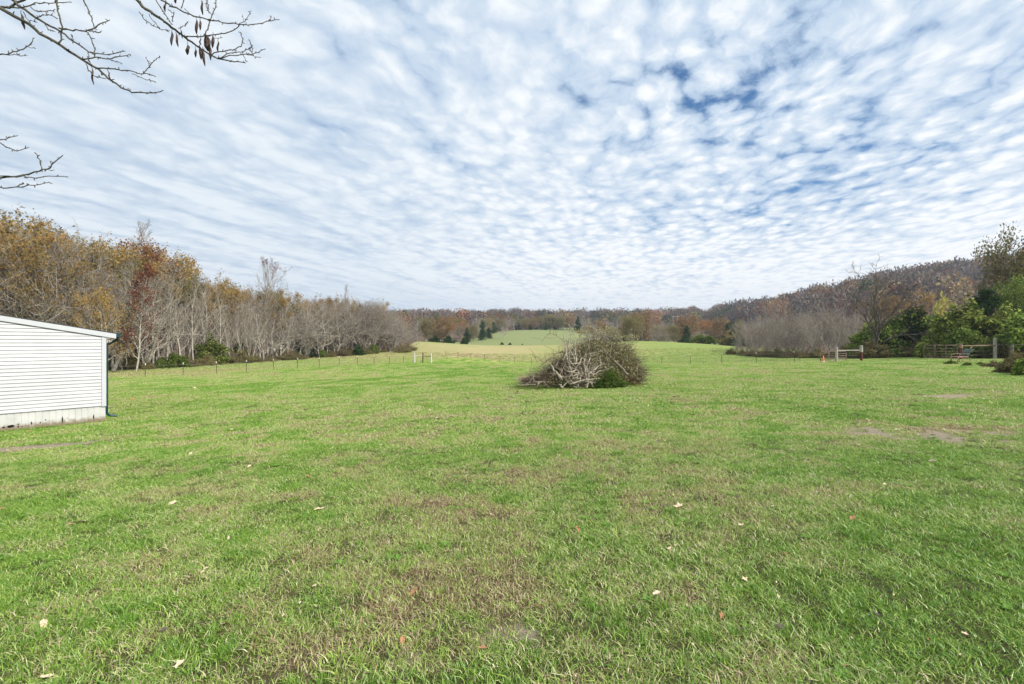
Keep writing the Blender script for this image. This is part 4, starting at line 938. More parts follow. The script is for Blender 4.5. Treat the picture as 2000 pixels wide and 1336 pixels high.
# ------------------------------------------------------------------ rusty bench facing left
M['bench_wood'] = mat_plain('bench_wood', (0.42, 0.22, 0.17), 0.8, 0.3, 5.0)
M['bench_cloth'] = mat_plain('bench_cloth', (0.045, 0.07, 0.055), 0.6, 0.5, 4.0)
x, y = XY(1882, 35.5); B = empty('garden_bench', (x, y, Hf(x, y)-0.02), math.pi+0.15)
tag(B, 'old rusty bench seat with a curved dark back in the weeds', 'bench')
# local: +x is the direction it faces (towards the left of the photo)
q = MB(); q.box((-0.05, -0.28, 0.40), (0.78, 0.28, 0.46)); q.build('seat', M['bench_wood'], B, bevel=0.01)
pts = [(-0.02, 0.44), (-0.10, 0.62), (-0.22, 0.82), (-0.40, 0.98), (-0.58, 1.04)]
q = MB()
for i in range(len(pts)-1):
    (a, za), (c, zc) = pts[i], pts[i+1]; q.add([(a, -0.27, za), (a, 0.27, za), (c, 0.27, zc), (c, -0.27, zc), (a-0.07, -0.27, za-0.05), (a-0.07, 0.27, za-0.05), (c-0.03, 0.27, zc-0.09), (c-0.03, -0.27, zc-0.09)],
      [(0, 1, 2, 3), (7, 6, 5, 4), (0, 3, 7, 4), (1, 5, 6, 2)] + ([(2, 6, 7, 3)] if i == len(pts)-2 else []))
q.build('backrest', M['bench_cloth'], B)
for s in (-1, 1):
    q = MB(); q.tube([(0.74, 0.27*s, 0), (0.80, 0.27*s, 0.42), (0.74, 0.29*s, 0.62), (0.30, 0.29*s, 0.68), (-0.08, 0.28*s, 0.66)], 0.02, 6); q.build('armrest', M['steel_rust'], B, smooth=True)
    q = MB(); q.tube([(-0.05, 0.26*s, 0.44), (-0.22, 0.26*s, 0.2), (-0.35, 0.26*s, 0.0)], 0.02, 6); q.build('leg', M['steel_rust'], B, smooth=True)
    q = MB(); q.tube([(0.80, 0.26*s, 0.44), (0.86, 0.26*s, 0.2), (0.90, 0.26*s, 0.0)], 0.03, 6); q.build('leg', M['steel_rust'], B, smooth=True)
q = MB(); q.tube([(-0.56, 0, 1.02), (-0.70, 0, 1.14), (-0.78, 0, 1.22)], [0.05, 0.035, 0.02], 7); q.build('handle', M['steel_rust'], B, smooth=True)

# ------------------------------------------------------------------ orange cone, power pole
x, y = XY(1608, 47); cn = empty('traffic_cone', (x, y, Hf(x, y))); tag(cn, 'small orange cone on the grass left of the wooden fence end brace', 'traffic cone')
q = MB(); q.tube([(0, 0, 0.03), (0, 0, 0.2), (0, 0, 0.45), (0, 0, 0.70)], [0.13, 0.10, 0.06, 0.025], 14); q.build('cone', M['orange'], cn, smooth=True)
q = MB(); q.box((-0.18, -0.18, 0), (0.18, 0.18, 0.03)); q.build('base', M['orange'], cn, bevel=0.01)
q = MB(); q.tube([(0, 0, 0.06), (0, 0, 0.14)], [0.129, 0.117], 14, caps=False); q.build('reflective_band', M['white_band'], cn, smooth=True)
x, y = XY(1318.5, 290); z = Hf(x, y); zt_ = CAMZ + (668-616)/F*290 - z
pp = empty('power_pole', (x, y, z)); tag(pp, 'wooden twin power pole with a crossbar standing in the far trees', 'power pole')
for dx in (-1.35, 1.35):
    q = MB(); q.tube([(dx, 0, -0.5), (dx, 0, zt_)], [0.24, 0.17], 8); q.build('pole', M['pole_wood'], pp, smooth=True)
q = MB(); q.box((-2.6, -0.12, zt_-0.75), (2.6, 0.12, zt_-0.45)); q.build('crossbar', M['pole_wood'], pp)
for dx in (-2.4, 0, 2.4):
    q = MB(); q.tube([(dx, 0, zt_-0.75), (dx, 0, zt_-1.6)], 0.08, 6); q.build('insulator', M['wire'], pp)

# ------------------------------------------------------------------ brush pile
M['brush_pale'] = mat_plain('brush_pale', (0.34, 0.295, 0.23), 0.85, 0.3, 5.0)
M['brush_brown'] = mat_plain('brush_brown', (0.20, 0.15, 0.105), 0.9, 0.4, 5.0)
M['brush_leaf'] = mat_leaf('brush_leaf', [(0.38, 0.35, 0.19), (0.52, 0.48, 0.29), (0.22, 0.22, 0.10), (0.30, 0.31, 0.13)], 0.35)
M['brush_dead'] = mat_leaf('brush_dead', [(0.20, 0.12, 0.07), (0.30, 0.18, 0.10), (0.12, 0.08, 0.05)], 0.2)
M['bough'] = mat_leaf('bough', [(0.03, 0.07, 0.015), (0.09, 0.14, 0.03), (0.19, 0.25, 0.06)], 0.25)
PD = 22.0; cx, cy = XY(1143, PD); bz = Hf(cx, cy)
pile = empty('brush_pile', (cx, cy, bz)); tag(pile, 'big heap of cut branches and brush on the open lawn', 'brush pile')
def L3(px, py, dy=0.0):        # photo position -> local point of the pile at depth offset dy
    D = PD + dy; p = P3(px, py, D); return Vector((p.x-cx, p.y-cy, p.z-bz))
def crook(pts, n=4, j=0.02, seed=0):
    rs = random.Random(seed); o = []
    for i in range(len(pts)-1):
        for k in range(n):
            t = k/n; o.append(pts[i].lerp(pts[i+1], t) + Vector((rs.uniform(-j, j), rs.uniform(-j, j), rs.uniform(-j, j))))
    o.append(pts[-1]); return o
# main pale limbs, fanned out on the camera side (zoomed photo: x = 980 + u*.15, y = 620 + v*.15)
def Z7(u, v, dy=0.0): return L3(980+u*0.15, 620+v*0.15, dy-0.35)
limbs = [
 ([(985, 915, -1.5), (1020, 800, -1.4), (1090, 680, -1.2), (1160, 500, -0.8), (1125, 380, -0.5)], 0.045, 0.02),
 ([(1110, 870, -1.5), (1100, 740, -1.4), (1060, 600, -1.1), (1110, 480, -0.7)], 0.05, 0.02),
 ([(1195, 910, -1.5), (1150, 830, -1.5), (1110, 760, -1.4)], 0.05, 0.035),
 ([(1100, 915, -1.6), (1140, 840, -1.5), (1120, 780, -1.4), (1200, 690, -1.2), (1290, 600, -0.9), (1210, 510, -0.7), (1200, 400, -0.5)], 0.045, 0.018),
 ([(890, 870, -1.5), (1080, 815, -1.6), (1280, 795, -1.5)], 0.05, 0.03),
 ([(870, 790, -1.3), (960, 680, -1.2), (1040, 540, -0.9), (1100, 470, -0.6)], 0.055, 0.03),
 ([(945, 830, -1.3), (900, 690, -1.1), (850, 560, -0.9), (845, 440, -0.6), (825, 320, -0.4)], 0.04, 0.025),
 ([(970, 640, -1.0), (950, 520, -0.9), (880, 420, -0.6), (850, 330, -0.4), (790, 240, -0.3)], 0.04, 0.015),
 ([(975, 600, -1.1), (960, 470, -0.8), (955, 330, -0.5), (1000, 210, -0.2)], 0.035, 0.012),
 ([(785, 805, -1.4), (720, 730, -1.4), (670, 670, -1.2), (640, 610, -1.0), (570, 570, -0.8)], 0.055, 0.02),
 ([(890, 870, -1.4), (830, 810, -1.3), (760, 740, -1.1)], 0.03, 0.015),
 ([(1110, 790, -1.4), (1220, 730, -1.3), (1320, 690, -1.2), (1450, 640, -1.0)], 0.045, 0.018),
 ([(1060, 780, -1.3), (980, 720, -1.3), (940, 740, -1.2)], 0.035, 0.02),
 ([(960, 800, -1.4), (1010, 720, -1.3), (980, 680, -1.2), (900, 590, -1.0), (870, 500, -0.8)], 0.03, 0.015),
 ([(1090, 800, -1.3), (1180, 640, -1.1), (1250, 590, -1.0)], 0.03, 0.012),
 ([(1640, 745, -1.0), (1560, 650, -0.9), (1440, 540, -0.8), (1330, 410, -0.5), (1220, 370, -0.3)], 0.035, 0.014),
 ([(830, 450, -0.5), (740, 450, -0.6), (680, 490, -0.7), (650, 530, -0.8), (560, 580, -0.9), (500, 640, -0.9)], 0.03, 0.012),
 ([(570, 590, -0.9), (510, 560, -0.9), (470, 520, -0.8), (425, 530, -0.8)], 0.022, 0.01),
 ([(820, 320, -0.3), (740, 250, -0.3), (650, 210, -0.3), (590, 230, -0.3), (510, 320, -0.3)], 0.014, 0.006),
 ([(870, 330, -0.4), (890, 240, -0.3), (910, 150, -0.2), (870, 80, -0.1)], 0.02, 0.007),
 ([(850, 400, -0.4), (820, 260, -0.3), (830, 130, -0.2)], 0.016, 0.005),
 ([(1300, 310, -0.2), (1240, 220, -0.1), (1180, 120, 0)], 0.02, 0.006),
 ([(210, 880, -1.2), (330, 880, -1.2), (450, 870, -1.2)], 0.02, 0.015),
 ([(410, 840, -1.2), (520, 835, -1.3), (610, 845, -1.3)], 0.02, 0.012),
 ([(740, 870, -1.5), (800, 915, -1.6)], 0.06, 0.05), ([(985, 915, -1.5), (930, 900, -1.4), (1000, 840, -1.4)], 0.03, 0.02),
 ([(1330, 640, -1.2), (1380, 680, -1.2)], 0.03, 0.02), ([(1510, 200, 0.1), (1560, 280, 0), (1600, 340, 0)], 0.014, 0.006), ([(1400, 300, 0.1), (1330, 240, 0), (1290, 180, 0)], 0.015, 0.006),
]
rs = random.Random(5)
for i, (pl, ra, rb) in enumerate(limbs):
    pts = crook([Z7(*p) for p in pl], 3, ra*0.6, i); n = len(pts); q = MB()
    q.tube(pts, [0.85*(ra*(1-k/(n-1)) + rb*(k/(n-1))) for k in range(n)], 7)
    for k in range(2, n-1):                                # side twigs
        if rs.random() < 0.75:
            d = Vector((rs.gauss(0, 1), rs.gauss(0, 0.5)-0.2, rs.gauss(0.4, 0.8))).normalized(); L = rs.uniform(0.25, 0.75)
            p1 = pts[k] + d*L*0.5 + Vector((0, 0, rs.uniform(-.05, .1))); p2 = pts[k] + d*L + Vector((rs.uniform(-.1, .1), 0, rs.uniform(-.05, .2)))
            if p1.z > 0 and p2.z > 0: q.tube([pts[k], p1, p2], [rb*0.7+0.004, rb*0.5+0.003, 0.004], 5)
    q.build('branch', M['brush_pale'] if i not in (16, 17, 18) else M['brush_brown'], pile, smooth=True)
for i in range(26):                                        # thinner stems fanning out of the foot
    u0 = rs.uniform(880, 1250); v0 = rs.uniform(820, 900); a = R(rs.uniform(-62, 62)); L = rs.uniform(260, 620); bow = rs.uniform(-90, 90)
    pl = [(u0+math.sin(a)*L*t + bow*math.sin(math.pi*t), v0-math.cos(a)*L*t*0.95, -1.35+0.9*t) for t in (0, .25, .5, .75, 1)]
    pl = [p for p in pl if p[1] > 200]; pts = crook([Z7(*p) for p in pl], 3, 0.025, 50+i); n = len(pts); q = MB(); ra = rs.uniform(0.012, 0.024)
    q.tube(pts, [ra*(1-0.7*k/(n-1)) for k in range(n)], 6); q.build('branch', M['brush_pale'] if i % 3 else M['brush_brown'], pile, smooth=True)
# heap volume: profile of the pile top over x (photo px -> py)
TPx = [1030, 1045, 1060, 1075, 1090, 1100, 1115, 1135, 1150, 1165, 1180, 1200, 1220, 1235, 1248]
TPy = [748, 742, 734, 720, 707, 697, 685, 673, 666, 664, 668, 675, 681, 700, 724]
def heap_pts(n, seed, lo=0.0, shell=0.0, pxr=(1030, 1250)):
    r = np.random.default_rng(seed); o = []
    while len(o) < n:
        px = r.uniform(*pxr); t = r.random()**0.8; top = np.interp(px, TPx, TPy); base = 756
        py = base - (base-top)*(lo+(1-lo)*t); half = 1.7*math.sqrt(max(0.04, 1-((px-1143)/112.0)**2))*(1-0.62*(t**1.5)) + 0.1
        dy = r.uniform(-1, 1); 
        if abs(dy) < shell: continue
        p = L3(px, py, 0); o.append((p.x, dy*half, max(0.03, p.z)))
    return np.array(o)
rs2 = np.random.default_rng(8)
P = heap_pts(3300, 1); sg = []
for p in P:                                                # tangle of thin twigs
    d = np.array([rs2.normal()*1.0 + (p[0])*0.35, rs2.normal()*0.6, abs(rs2.normal())*0.55+0.15]); d = nrm(d); L = rs2.uniform(0.25, 0.95)
    m1 = p + d*L*0.5 + rs2.normal(size=3)*0.04; e1 = p + d*L + np.array([0, 0, -0.06*L]) + rs2.normal(size=3)*0.06
    if e1[2] < 0.02: e1[2] = 0.02
    lim = L3(1143+0, 650)[2]+0.05
    if e1[2] > lim: continue
    r = rs2.uniform(0.004, 0.011); sg.append((*p, *m1, r, r*0.8)); sg.append((*m1, *e1, r*0.8, r*0.35))
sg = np.array(sg); half = int(len(sg)*0.72)//2*2; sg[:, 1] += 0.25
v, f = seg_tubes(sg[:half], 3); link(bpy.data.objects.new('twig_tangle', npmesh('twig_tangle', v, f, M['brush_brown'])), pile)
v, f = seg_tubes(sg[half:], 3); link(bpy.data.objects.new('twig_tangle', npmesh('twig_tangle', v, f, M['brush_pale'])), pile)
# dried leaves: pale ones in the upper right, brown ones low left
Q = heap_pts(19000, 3, 0.3, 0.2); Q = Q[(Q[:, 0] > -1.1) | (rs2.random(len(Q)) < 0.25)]
v, f, rn = cards(Q + rs2.normal(size=Q.shape)*0.10, 0.050, rs2, 0.2, 0.45); v[:, 2] = np.maximum(v[:, 2], 0.01)
link(bpy.data.objects.new('dried_leaves', npmesh('dried_leaves', v, f, M['brush_leaf'], {'rnd': ('FLOAT', rn)})), pile)
Q = heap_pts(9000, 4, 0.0, 0.0); Q = Q[Q[:, 2] < 1.25]
v, f, rn = cards(Q, 0.045, rs2, 0.0, 0.5); v[:, 2] = np.maximum(v[:, 2], 0.01)
link(bpy.data.objects.new('dead_leaves', npmesh('dead_leaves', v, f, M['brush_dead'], {'rnd': ('FLOAT', rn)})), pile)
# leafy sprays sticking out to the right
sp_s = []; sp_p = []
for (px, py, dx, dz) in [(1205, 672, 1.1, 0.7), (1215, 680, 1.2, 0.45), (1225, 690, 0.9, 0.35), (1232, 700, 0.9, 0.2), (1236, 715, 0.7, 0.1), (1190, 662, 0.9, 0.8), (1225, 668, 0.8, 0.5), (1165, 655, 0.2, 0.75), (1180, 655, 0.6, 0.8), (1150, 652, -0.1, 0.6), (1237, 728, 0.6, 0.15), (1228, 740, 0.7, 0.2), (1205, 690, 0.9, 0.5), (1135, 655, -0.3, 0.5)]:
    for rep in range(5):
        p = np.array(L3(px, py, rs2.uniform(-0.7, 0.6))) + rs2.normal(size=3)*0.12; d = nrm(np.array([dx, rs2.normal()*0.4, dz]) + rs2.normal(size=3)*0.25); L = rs2.uniform(0.3, 0.75)
        for k in range(6):
            q = p + d*L/6; d = nrm(d + np.array([0, 0, -0.05]) + rs2.normal(size=3)*0.12); sp_s.append((*p, *q, 0.008-0.001*k, 0.007-0.001*k))
            for w in range(5): sp_p.append(p + (q-p)*rs2.random() + rs2.normal(size=3)*0.06)
            p = q
v, f = seg_tubes(sp_s, 3); v2, f2_, rn = cards(np.array(sp_p), 0.045, rs2, 0.2, 0.4)
link(bpy.data.objects.new('leafy_spray', npmesh('leafy_spray', np.vstack([v, v2]), np.vstack([f, f2_+len(v)]), [M['brush_brown'], M['brush_leaf']], {'rnd': ('FLOAT', np.concatenate([np.zeros(len(v)), rn]))}, midx=[0]*len(f)+[1]*len(f2_))), pile)
# green evergreen bough at the lower right
gp = []; 
for i in range(9000):
    d = nrm(rs2.normal(size=3)); r = rs2.uniform(0.2, 1)**0.8; c_ = [(1190, 742, .5, .5), (1178, 748, .45, .3), (1200, 748, .6, .32), (1192, 733, .35, .4), (1213, 751, .4, .2), (1172, 753, .4, .16)][i % 6]; q = np.array(L3(c_[0], c_[1], -1.8)) + d*r*np.array([c_[2], 0.4, c_[3]])*(0.45+1.1*vnoise(d[0]*4+i % 6, d[2]*4, 5)); q[2] = abs(q[2]); gp.append(q)
v, f, rn = cards(np.array(gp), 0.034, rs2, 0.4, 0.3); bo = link(bpy.data.objects.new('evergreen_bough', npmesh('evergreen_bough', v, f, M['bough'], {'rnd': ('FLOAT', rn)})), pile)
bo['label'] = 'bright green evergreen bough at the lower right of the heap'
gp = []
for i in range(3500):
    px = rs2.normal(1240, 9) if i % 3 == 0 else rs2.normal(1058, 26); q = np.array(L3(px, 753, rs2.normal(-1.0, 0.5))); q[2] = abs(rs2.normal())*0.07; gp.append(q)
v, f, rn = cards(np.array(gp), 0.06, rs2, 1.2, 0.12); link(bpy.data.objects.new('long_grass', npmesh('long_grass', v, f, M['bough'], {'rnd': ('FLOAT', rn)})), pile)

# ------------------------------------------------------------------ tree whose boughs hang into the upper left
M['pod'] = mat_plain('pod', (0.075, 0.045, 0.035), 0.6, 0.5, 20.0, spec=0.3)
TX, TY = -6.6, 3.6
ot = empty('overhanging_tree', (TX, TY, Hf(TX, TY))); tag(ot, 'bare tree with hanging seed pods whose twigs reach into the upper left sky', 'tree')
o0 = ot.location.copy()
def T3(px, py, D): return P3(px, py, D) - o0
tk = MB(); tk.tube([(0, 0, -0.2), (0.02, 0, 0.3), (0.08, 0.03, 1.6), (0.05, 0.05, 3.2), (0.25, 0.05, 4.8), (0.2, 0.2, 6.5)], [0.30, 0.21, 0.18, 0.15, 0.11, 0.06], 12)
tk.build('trunk', M['limb_near'], ot, smooth=True)
PODS = []
def bough(pl, r0, r1, seed, depth=0, D0=4.2, D1=4.4, root=None, spur=1.0):
    """pl: photo pixels; the bough keeps its own distance from D0 to D1"""
    rs = random.Random(seed); n = len(pl); pts = [T3(p[0], p[1], D0+(D1-D0)*i/(n-1)) for i, p in enumerate(pl)]
    q = MB(); pp_ = crook(pts, 3, 0.006, seed)
    if root is not None: pp_ = [Vector(root), (Vector(root)+pp_[0])/2 + Vector((0, 0, 0.25))] + pp_
    m_ = len(pp_); q.tube(pp_, [(r0*(1.6 if root is not None and k < 2 else 1)) * (1-k/(m_-1)) + r1*(k/(m_-1)) for k in range(m_)], 8)
    for k in range(2, m_-1):                                   # buds and short spurs
        seglen = (pp_[k+1]-pp_[k]).length
        for t in [rs.random() for _ in range(max(1, int(seglen/0.045*spur)))]:
            b_ = pp_[k].lerp(pp_[k+1], t); d = Vector((rs.gauss(0, 1), rs.gauss(0, 1), rs.gauss(0, 1))).normalized(); L = rs.uniform(0.008, 0.022)
            rk = r0*(1-k/(m_-1))+r1*(k/(m_-1)); q.tube([b_, b_+d*(L*0.6+rk), b_+d*(L+rk)+Vector((0.003, 0, 0.002))], [0.0034, 0.0036, 0.0022], 5)
    q.build('branch', M['limb_near'], ot, smooth=True); return pp_
# photo 8 zoom: x = u*.3, y = v*.3
def B8(l): return [(u*0.3, v*0.3) for u, v in l]
px_ = 0.0022
bl = [
 ([(-160, -60), (0, 55), (150, 135), (260, 215), (400, 300), (530, 385), (640, 450), (700, 510), (790, 570), (860, 600), (990, 607), (1063, 588)], 0.020, 0.004, (0.1, 0.05, 4.0)),
 ([(-100, -140), (90, 10), (200, 90), (300, 155), (400, 205), (480, 270), (560, 325), (620, 360)], 0.015, 0.005, (0.1, 0.05, 4.3)),
 ([(-300, 60), (-100, 40), (0, 45), (60, 50), (110, 15), (210, -20)], 0.012, 0.008, (0.08, 0.05, 3.6)),
 ([(380, 185), (470, 195), (560, 200), (610, 185), (650, 155), (715, 130)], 0.008, 0.0035, None),
 ([(560, 200), (600, 205), (640, 212), (662, 200)], 0.005, 0.003, None),
 ([(610, 180), (600, 120), (570, 60), (540, 0), (520, -40)], 0.005, 0.006, None),
 ([(530, 380), (620, 372), (700, 380), (780, 372), (848, 353)], 0.007, 0.003, None),
 ([(700, 380), (750, 400), (790, 412)], 0.004, 0.0025, None),
 ([(590, 340), (660, 350), (740, 350), (815, 333)], 0.006, 0.003, None),
 ([(640, 445), (740, 452), (820, 458), (900, 475), (970, 485), (1008, 495)], 0.007, 0.003, None),
 ([(930, 478), (965, 450), (985, 415), (1010, 385), (1043, 370)], 0.005, 0.003, None),
 ([(975, 440), (970, 405), (950, 380)], 0.003, 0.002, None),
 ([(860, 480), (920, 505), (970, 522), (1016, 535)], 0.004, 0.0025, None),
 ([(620, 355), (610, 300), (585, 240), (560, 190)], 0.005, 0.004, None),
 ([(385, 285), (400, 240), (400, 170), (380, 100), (372, 30), (375, -20)], 0.008, 0.006, None),
 ([(372, 120), (330, 100), (280, 100), (230, 120)], 0.005, 0.003, None),
 ([(60, 50), (150, 50), (230, 20), (330, 20), (460, 12)], 0.007, 0.003, None),
 ([(200, 40), (240, 80), (290, 75), (360, 60)], 0.005, 0.003, None),
 ([(290, 150), (310, 190), (360, 205)], 0.004, 0.0025, None),
 ([(150, 80), (180, 130), (245, 145)], 0.004, 0.0025, None),
 ([(560, 420), (580, 460), (620, 495), (690, 512)], 0.005, 0.003, None),
 ([(575, 345), (575, 400), (600, 430)], 0.004, 0.003, None),
 ([(460, 220), (475, 250), (470, 270)], 0.003, 0.002, None),
 ([(-120, 370), (0, 355), (70, 350), (130, 325), (190, 300), (215, 250)], 0.008, 0.003, (0.05, 0, 3.0)),
 ([(70, 355), (120, 362), (180, 362)], 0.004, 0.002, None), ([(180, 308), (220, 308)], 0.003, 0.002, None),
 ([(-100, 915), (0, 910), (60, 900), (118, 882)], 0.006, 0.003, (0.05, 0, 2.6)),
 ([(-100, 880), (0, 935), (60, 965), (110, 982), (187, 960)], 0.006, 0.003, (0.05, 0, 2.5)),
 ([(-150, 1180), (0, 1155), (150, 1145), (260, 1110), (320, 1095), (350, 1060), (410, 1010)], 0.011, 0.0035, (0.05, 0, 2.2)),
 ([(265, 1110), (268, 1070), (250, 1020), (230, 995)], 0.005, 0.003, None), ([(335, 1080), (328, 1048)], 0.003, 0.002, None), ([(290, 1108), (355, 1107)], 0.003, 0.002, None),
 ([(0, 1150), (150, 1148), (220, 1160), (320, 1150), (443, 1152)], 0.006, 0.003, None),
 ([(-150, 1240), (0, 1220), (80, 1225), (160, 1210), (230, 1205), (323, 1186)], 0.008, 0.003, (0.05, 0, 2.1)),
 ([(110, 1220), (135, 1195), (155, 1190)], 0.004, 0.002, None),
 # second group
 ([(830, -60), (890, 0), (950, 60), (1030, 110), (1100, 165), (1160, 210), (1230, 260), (1300, 310), (1370, 360), (1440, 385), (1520, 400), (1600, 410)], 0.019, 0.004, None),
 ([(980, -60), (1050, 0), (1120, 40), (1200, 80), (1260, 105), (1350, 125), (1450, 145), (1560, 158), (1640, 160), (1740, 140), (1820, 128)], 0.010, 0.003, None),
 ([(1560, 160), (1590, 140), (1620, 100), (1635, 70)], 0.004, 0.0025, None), ([(1590, 140), (1580, 95)], 0.003, 0.002, None), ([(1750, 140), (1768, 105)], 0.003, 0.002, None),
 ([(1200, 240), (1280, 242), (1360, 230), (1440, 220), (1510, 205), (1560, 165)], 0.007, 0.004, None),
 ([(1330, 230), (1350, 190), (1370, 130), (1400, 50), (1415, -20)], 0.006, 0.004, None), ([(1380, 100), (1350, 60), (1345, 10), (1340, -20)], 0.004, 0.003, None),
 ([(1370, 355), (1450, 330), (1520, 325), (1570, 300), (1580, 250), (1568, 210)], 0.006, 0.003, None),
 ([(1420, 380), (1500, 360), (1600, 355), (1660, 350), (1730, 318)], 0.006, 0.003, None), ([(1600, 355), (1650, 365), (1700, 375)], 0.004, 0.0025, None),
 ([(1440, 380), (1500, 345), (1560, 345), (1620, 320), (1640, 290), (1620, 255)], 0.005, 0.003, None), ([(1580, 350), (1600, 400)], 0.004, 0.0025, None), ([(1630, 310), (1640, 345), (1645, 290)], 0.003, 0.002, None),
 ([(910, 75), (940, 125), (990, 165), (1050, 190), (1105, 200)], 0.005, 0.0025, None), ([(965, 85), (1000, 140), (1045, 190)], 0.004, 0.0025, None),
 ([(1010, 0), (1050, 60), (1090, 110), (1120, 160)], 0.006, 0.004, None), ([(1090, 60), (1130, 90), (1120, 140)], 0.005, 0.003, None),
 ([(1160, 185), (1200, 165), (1225, 140)], 0.004, 0.0025, None), ([(1180, 50), (1195, 0), (1205, -30)], 0.005, 0.004, None), ([(1390, 250), (1450, 245)], 0.003, 0.002, None), ([(1200, 50), (1230, 90)], 0.004, 0.002, None),
]
for i, (l, ra, rb, root) in enumerate(bl):
    D0 = 4.3 if l[0][0] > 800 else 3.9
    if l[0][0] > 800: ra *= 1.0; 
    bough(B8(l), ra*0.80, rb*0.95, 100+i, D0=D0+0.0, D1=D0+(0.25 if ra > 0.012 else 0.06), root=root)
# limb that carries the second group back to the trunk, above the frame
lk = MB(); st = T3(830*0.3, -60*0.3, 4.3); lk.tube([(0.22, 0.05, 4.9), Vector((1.2, 0.5, 5.7)), Vector((2.3, 0.6, 5.8)), st+Vector((-0.25, 0, 0.6)), st], [0.06, 0.05, 0.04, 0.025, 0.016], 8); lk.build('branch', M['limb_near'], ot, smooth=True)
def pod(u, v0, v1, w, lean=0.0, D=4.35):
    a = T3(u*0.3, v0*0.3, D); b_ = T3((u+lean)*0.3, v1*0.3, D+0.02); rs = random.Random(int(u*7+v1)); n = 9; L = (b_-a).length; q = MB(); ww = w*0.3/F*D*0.62
    sd_ = Vector((1, rs.uniform(-0.5, 0.5), 0)).normalized(); nn = Vector((-sd_.y, sd_.x, 0)); vs = []; fs = []
    for i in range(n+1):
        t = i/n; wd = ww*math.sin(math.pi*min(1, max(0.0, t*0.94+0.03)))**0.7; c = a.lerp(b_, t) + nn*0.006*math.sin(t*7+rs.random()) + sd_*ww*0.35*math.sin(t*3)
        bul = 0.003+0.003*abs(math.sin(t*9)); vs += [c-sd_*wd, c+nn*bul, c+sd_*wd, c-nn*bul]
    for i in range(n):
        for k in range(4): fs.append([i*4+k, i*4+(k+1) % 4, i*4+4+(k+1) % 4, i*4+4+k])
    q.add(vs, fs); q.tube([a + Vector((0.004, 0, 0.03)), a], 0.0025, 4); q.build('seed_pod', M['pod'], ot, smooth=True)
for p in [(1075, 0, 75, 24, -4), (1310, 0, 95, 18, 6), (1278, 125, 220, 18, -2), (1302, 130, 195, 12, 0), (1118, 205, 295, 16, -4), (1145, 215, 305, 14, 12), (1220, 290, 355, 26, -4), (1272, 318, 372, 14, 0),
          (1300, 300, 385, 18, 8), (1318, 325, 430, 16, 14), (1340, 225, 320, 32, 6), (1365, 300, 390, 16, 4), (1418, 265, 340, 16, -2), (1385, 230, 310, 16, -4), (1330, 260, 330, 26, 20), (1303, 245, 290, 14, 0), (1355, 250, 340, 20, 5),
          (1140, -10, 20, 14, 0), (1350, 20, 85, 8, 8), (135, 85, 190, 18, 22), (597, 440, 548, 14, 8), (700, 460, 525, 14, 22), (1175, 190, 250, 8, 12), (362, -5, 22, 16, 0)]:
    pod(*p, D=4.38 if p[0] > 800 else 4.0)

# ------------------------------------------------------------------ fallen leaves on the lawn
M['fallen_pale'] = mat_plain('fallen_pale', (0.62, 0.48, 0.34), 0.7, 0.25, 30.0)
M['fallen_brown'] = mat_plain('fallen_brown', (0.36, 0.18, 0.09), 0.7, 0.35, 30.0)
M['fallen_dark'] = mat_plain('fallen_dark', (0.10, 0.075, 0.065), 0.7, 0.35, 30.0)
def leaf_mesh(seed, lob):
    rs = random.Random(seed); n = 20; out_ = []
    for i in range(n):
        a = 2*math.pi*i/n; r = (0.62 + (0.38 if i % 4 == 0 else 0.12 if i % 2 else -0.12)*lob)*rs.uniform(0.85, 1.1)
        x_ = math.cos(a)*r; y_ = math.sin(a)*r*0.55; out_.append((x_, y_, 0.38*y_*y_*1.6 + 0.22*x_*x_*rs.choice((-0.5, 1)) + rs.uniform(-.05, .05)))
    vs = [(0, 0, 0.0)] + out_ + [(1.25, 0.02, 0.16), (1.25, -0.02, 0.16)]; fs = [[0, 1+i, 1+(i+1) % n] for i in range(n)] + [[1, n+1, n+2]]
    me = bpy.data.meshes.new('fallen_leaf'); me.from_pydata([(a*0.5, b2*0.5, c*0.5) for a, b2, c in vs], [], fs); return me
LM = [leaf_mesh(i, 1.0 if i < 4 else 0.25) for i in range(7)]
LMM = {}
for k in ('pale', 'brown', 'dark'):
    LMM[k] = []
    for m_ in LM:
        c = m_.copy(); c.materials.append(M['fallen_'+k]); LMM[k].append(c)
def fleaf(px, py, wpx, kind, label, group=None, shape=None):
    # find the ground point seen at that height of the picture
    D = 2.0
    for _ in range(60):
        x, y = XY(px, D); z = Hf(x, y); D = max(1.5, D + 0.5*((CAMZ-z)*F/(py-668) - D))
    x, y = XY(px, D); s = wpx/F*D*1.05
    o = link(bpy.data.objects.new('fallen_leaf', random.choice(LMM[kind]) if shape is None else LMM[kind][shape])); o.location = (x, y, Hf(x, y)+0.024); o.scale = (s, s, s)
    o.rotation_euler = (random.uniform(-.5, .5), random.uniform(-.5, .2), random.uniform(0, 6.28)); tag(o, label, 'leaf', group)
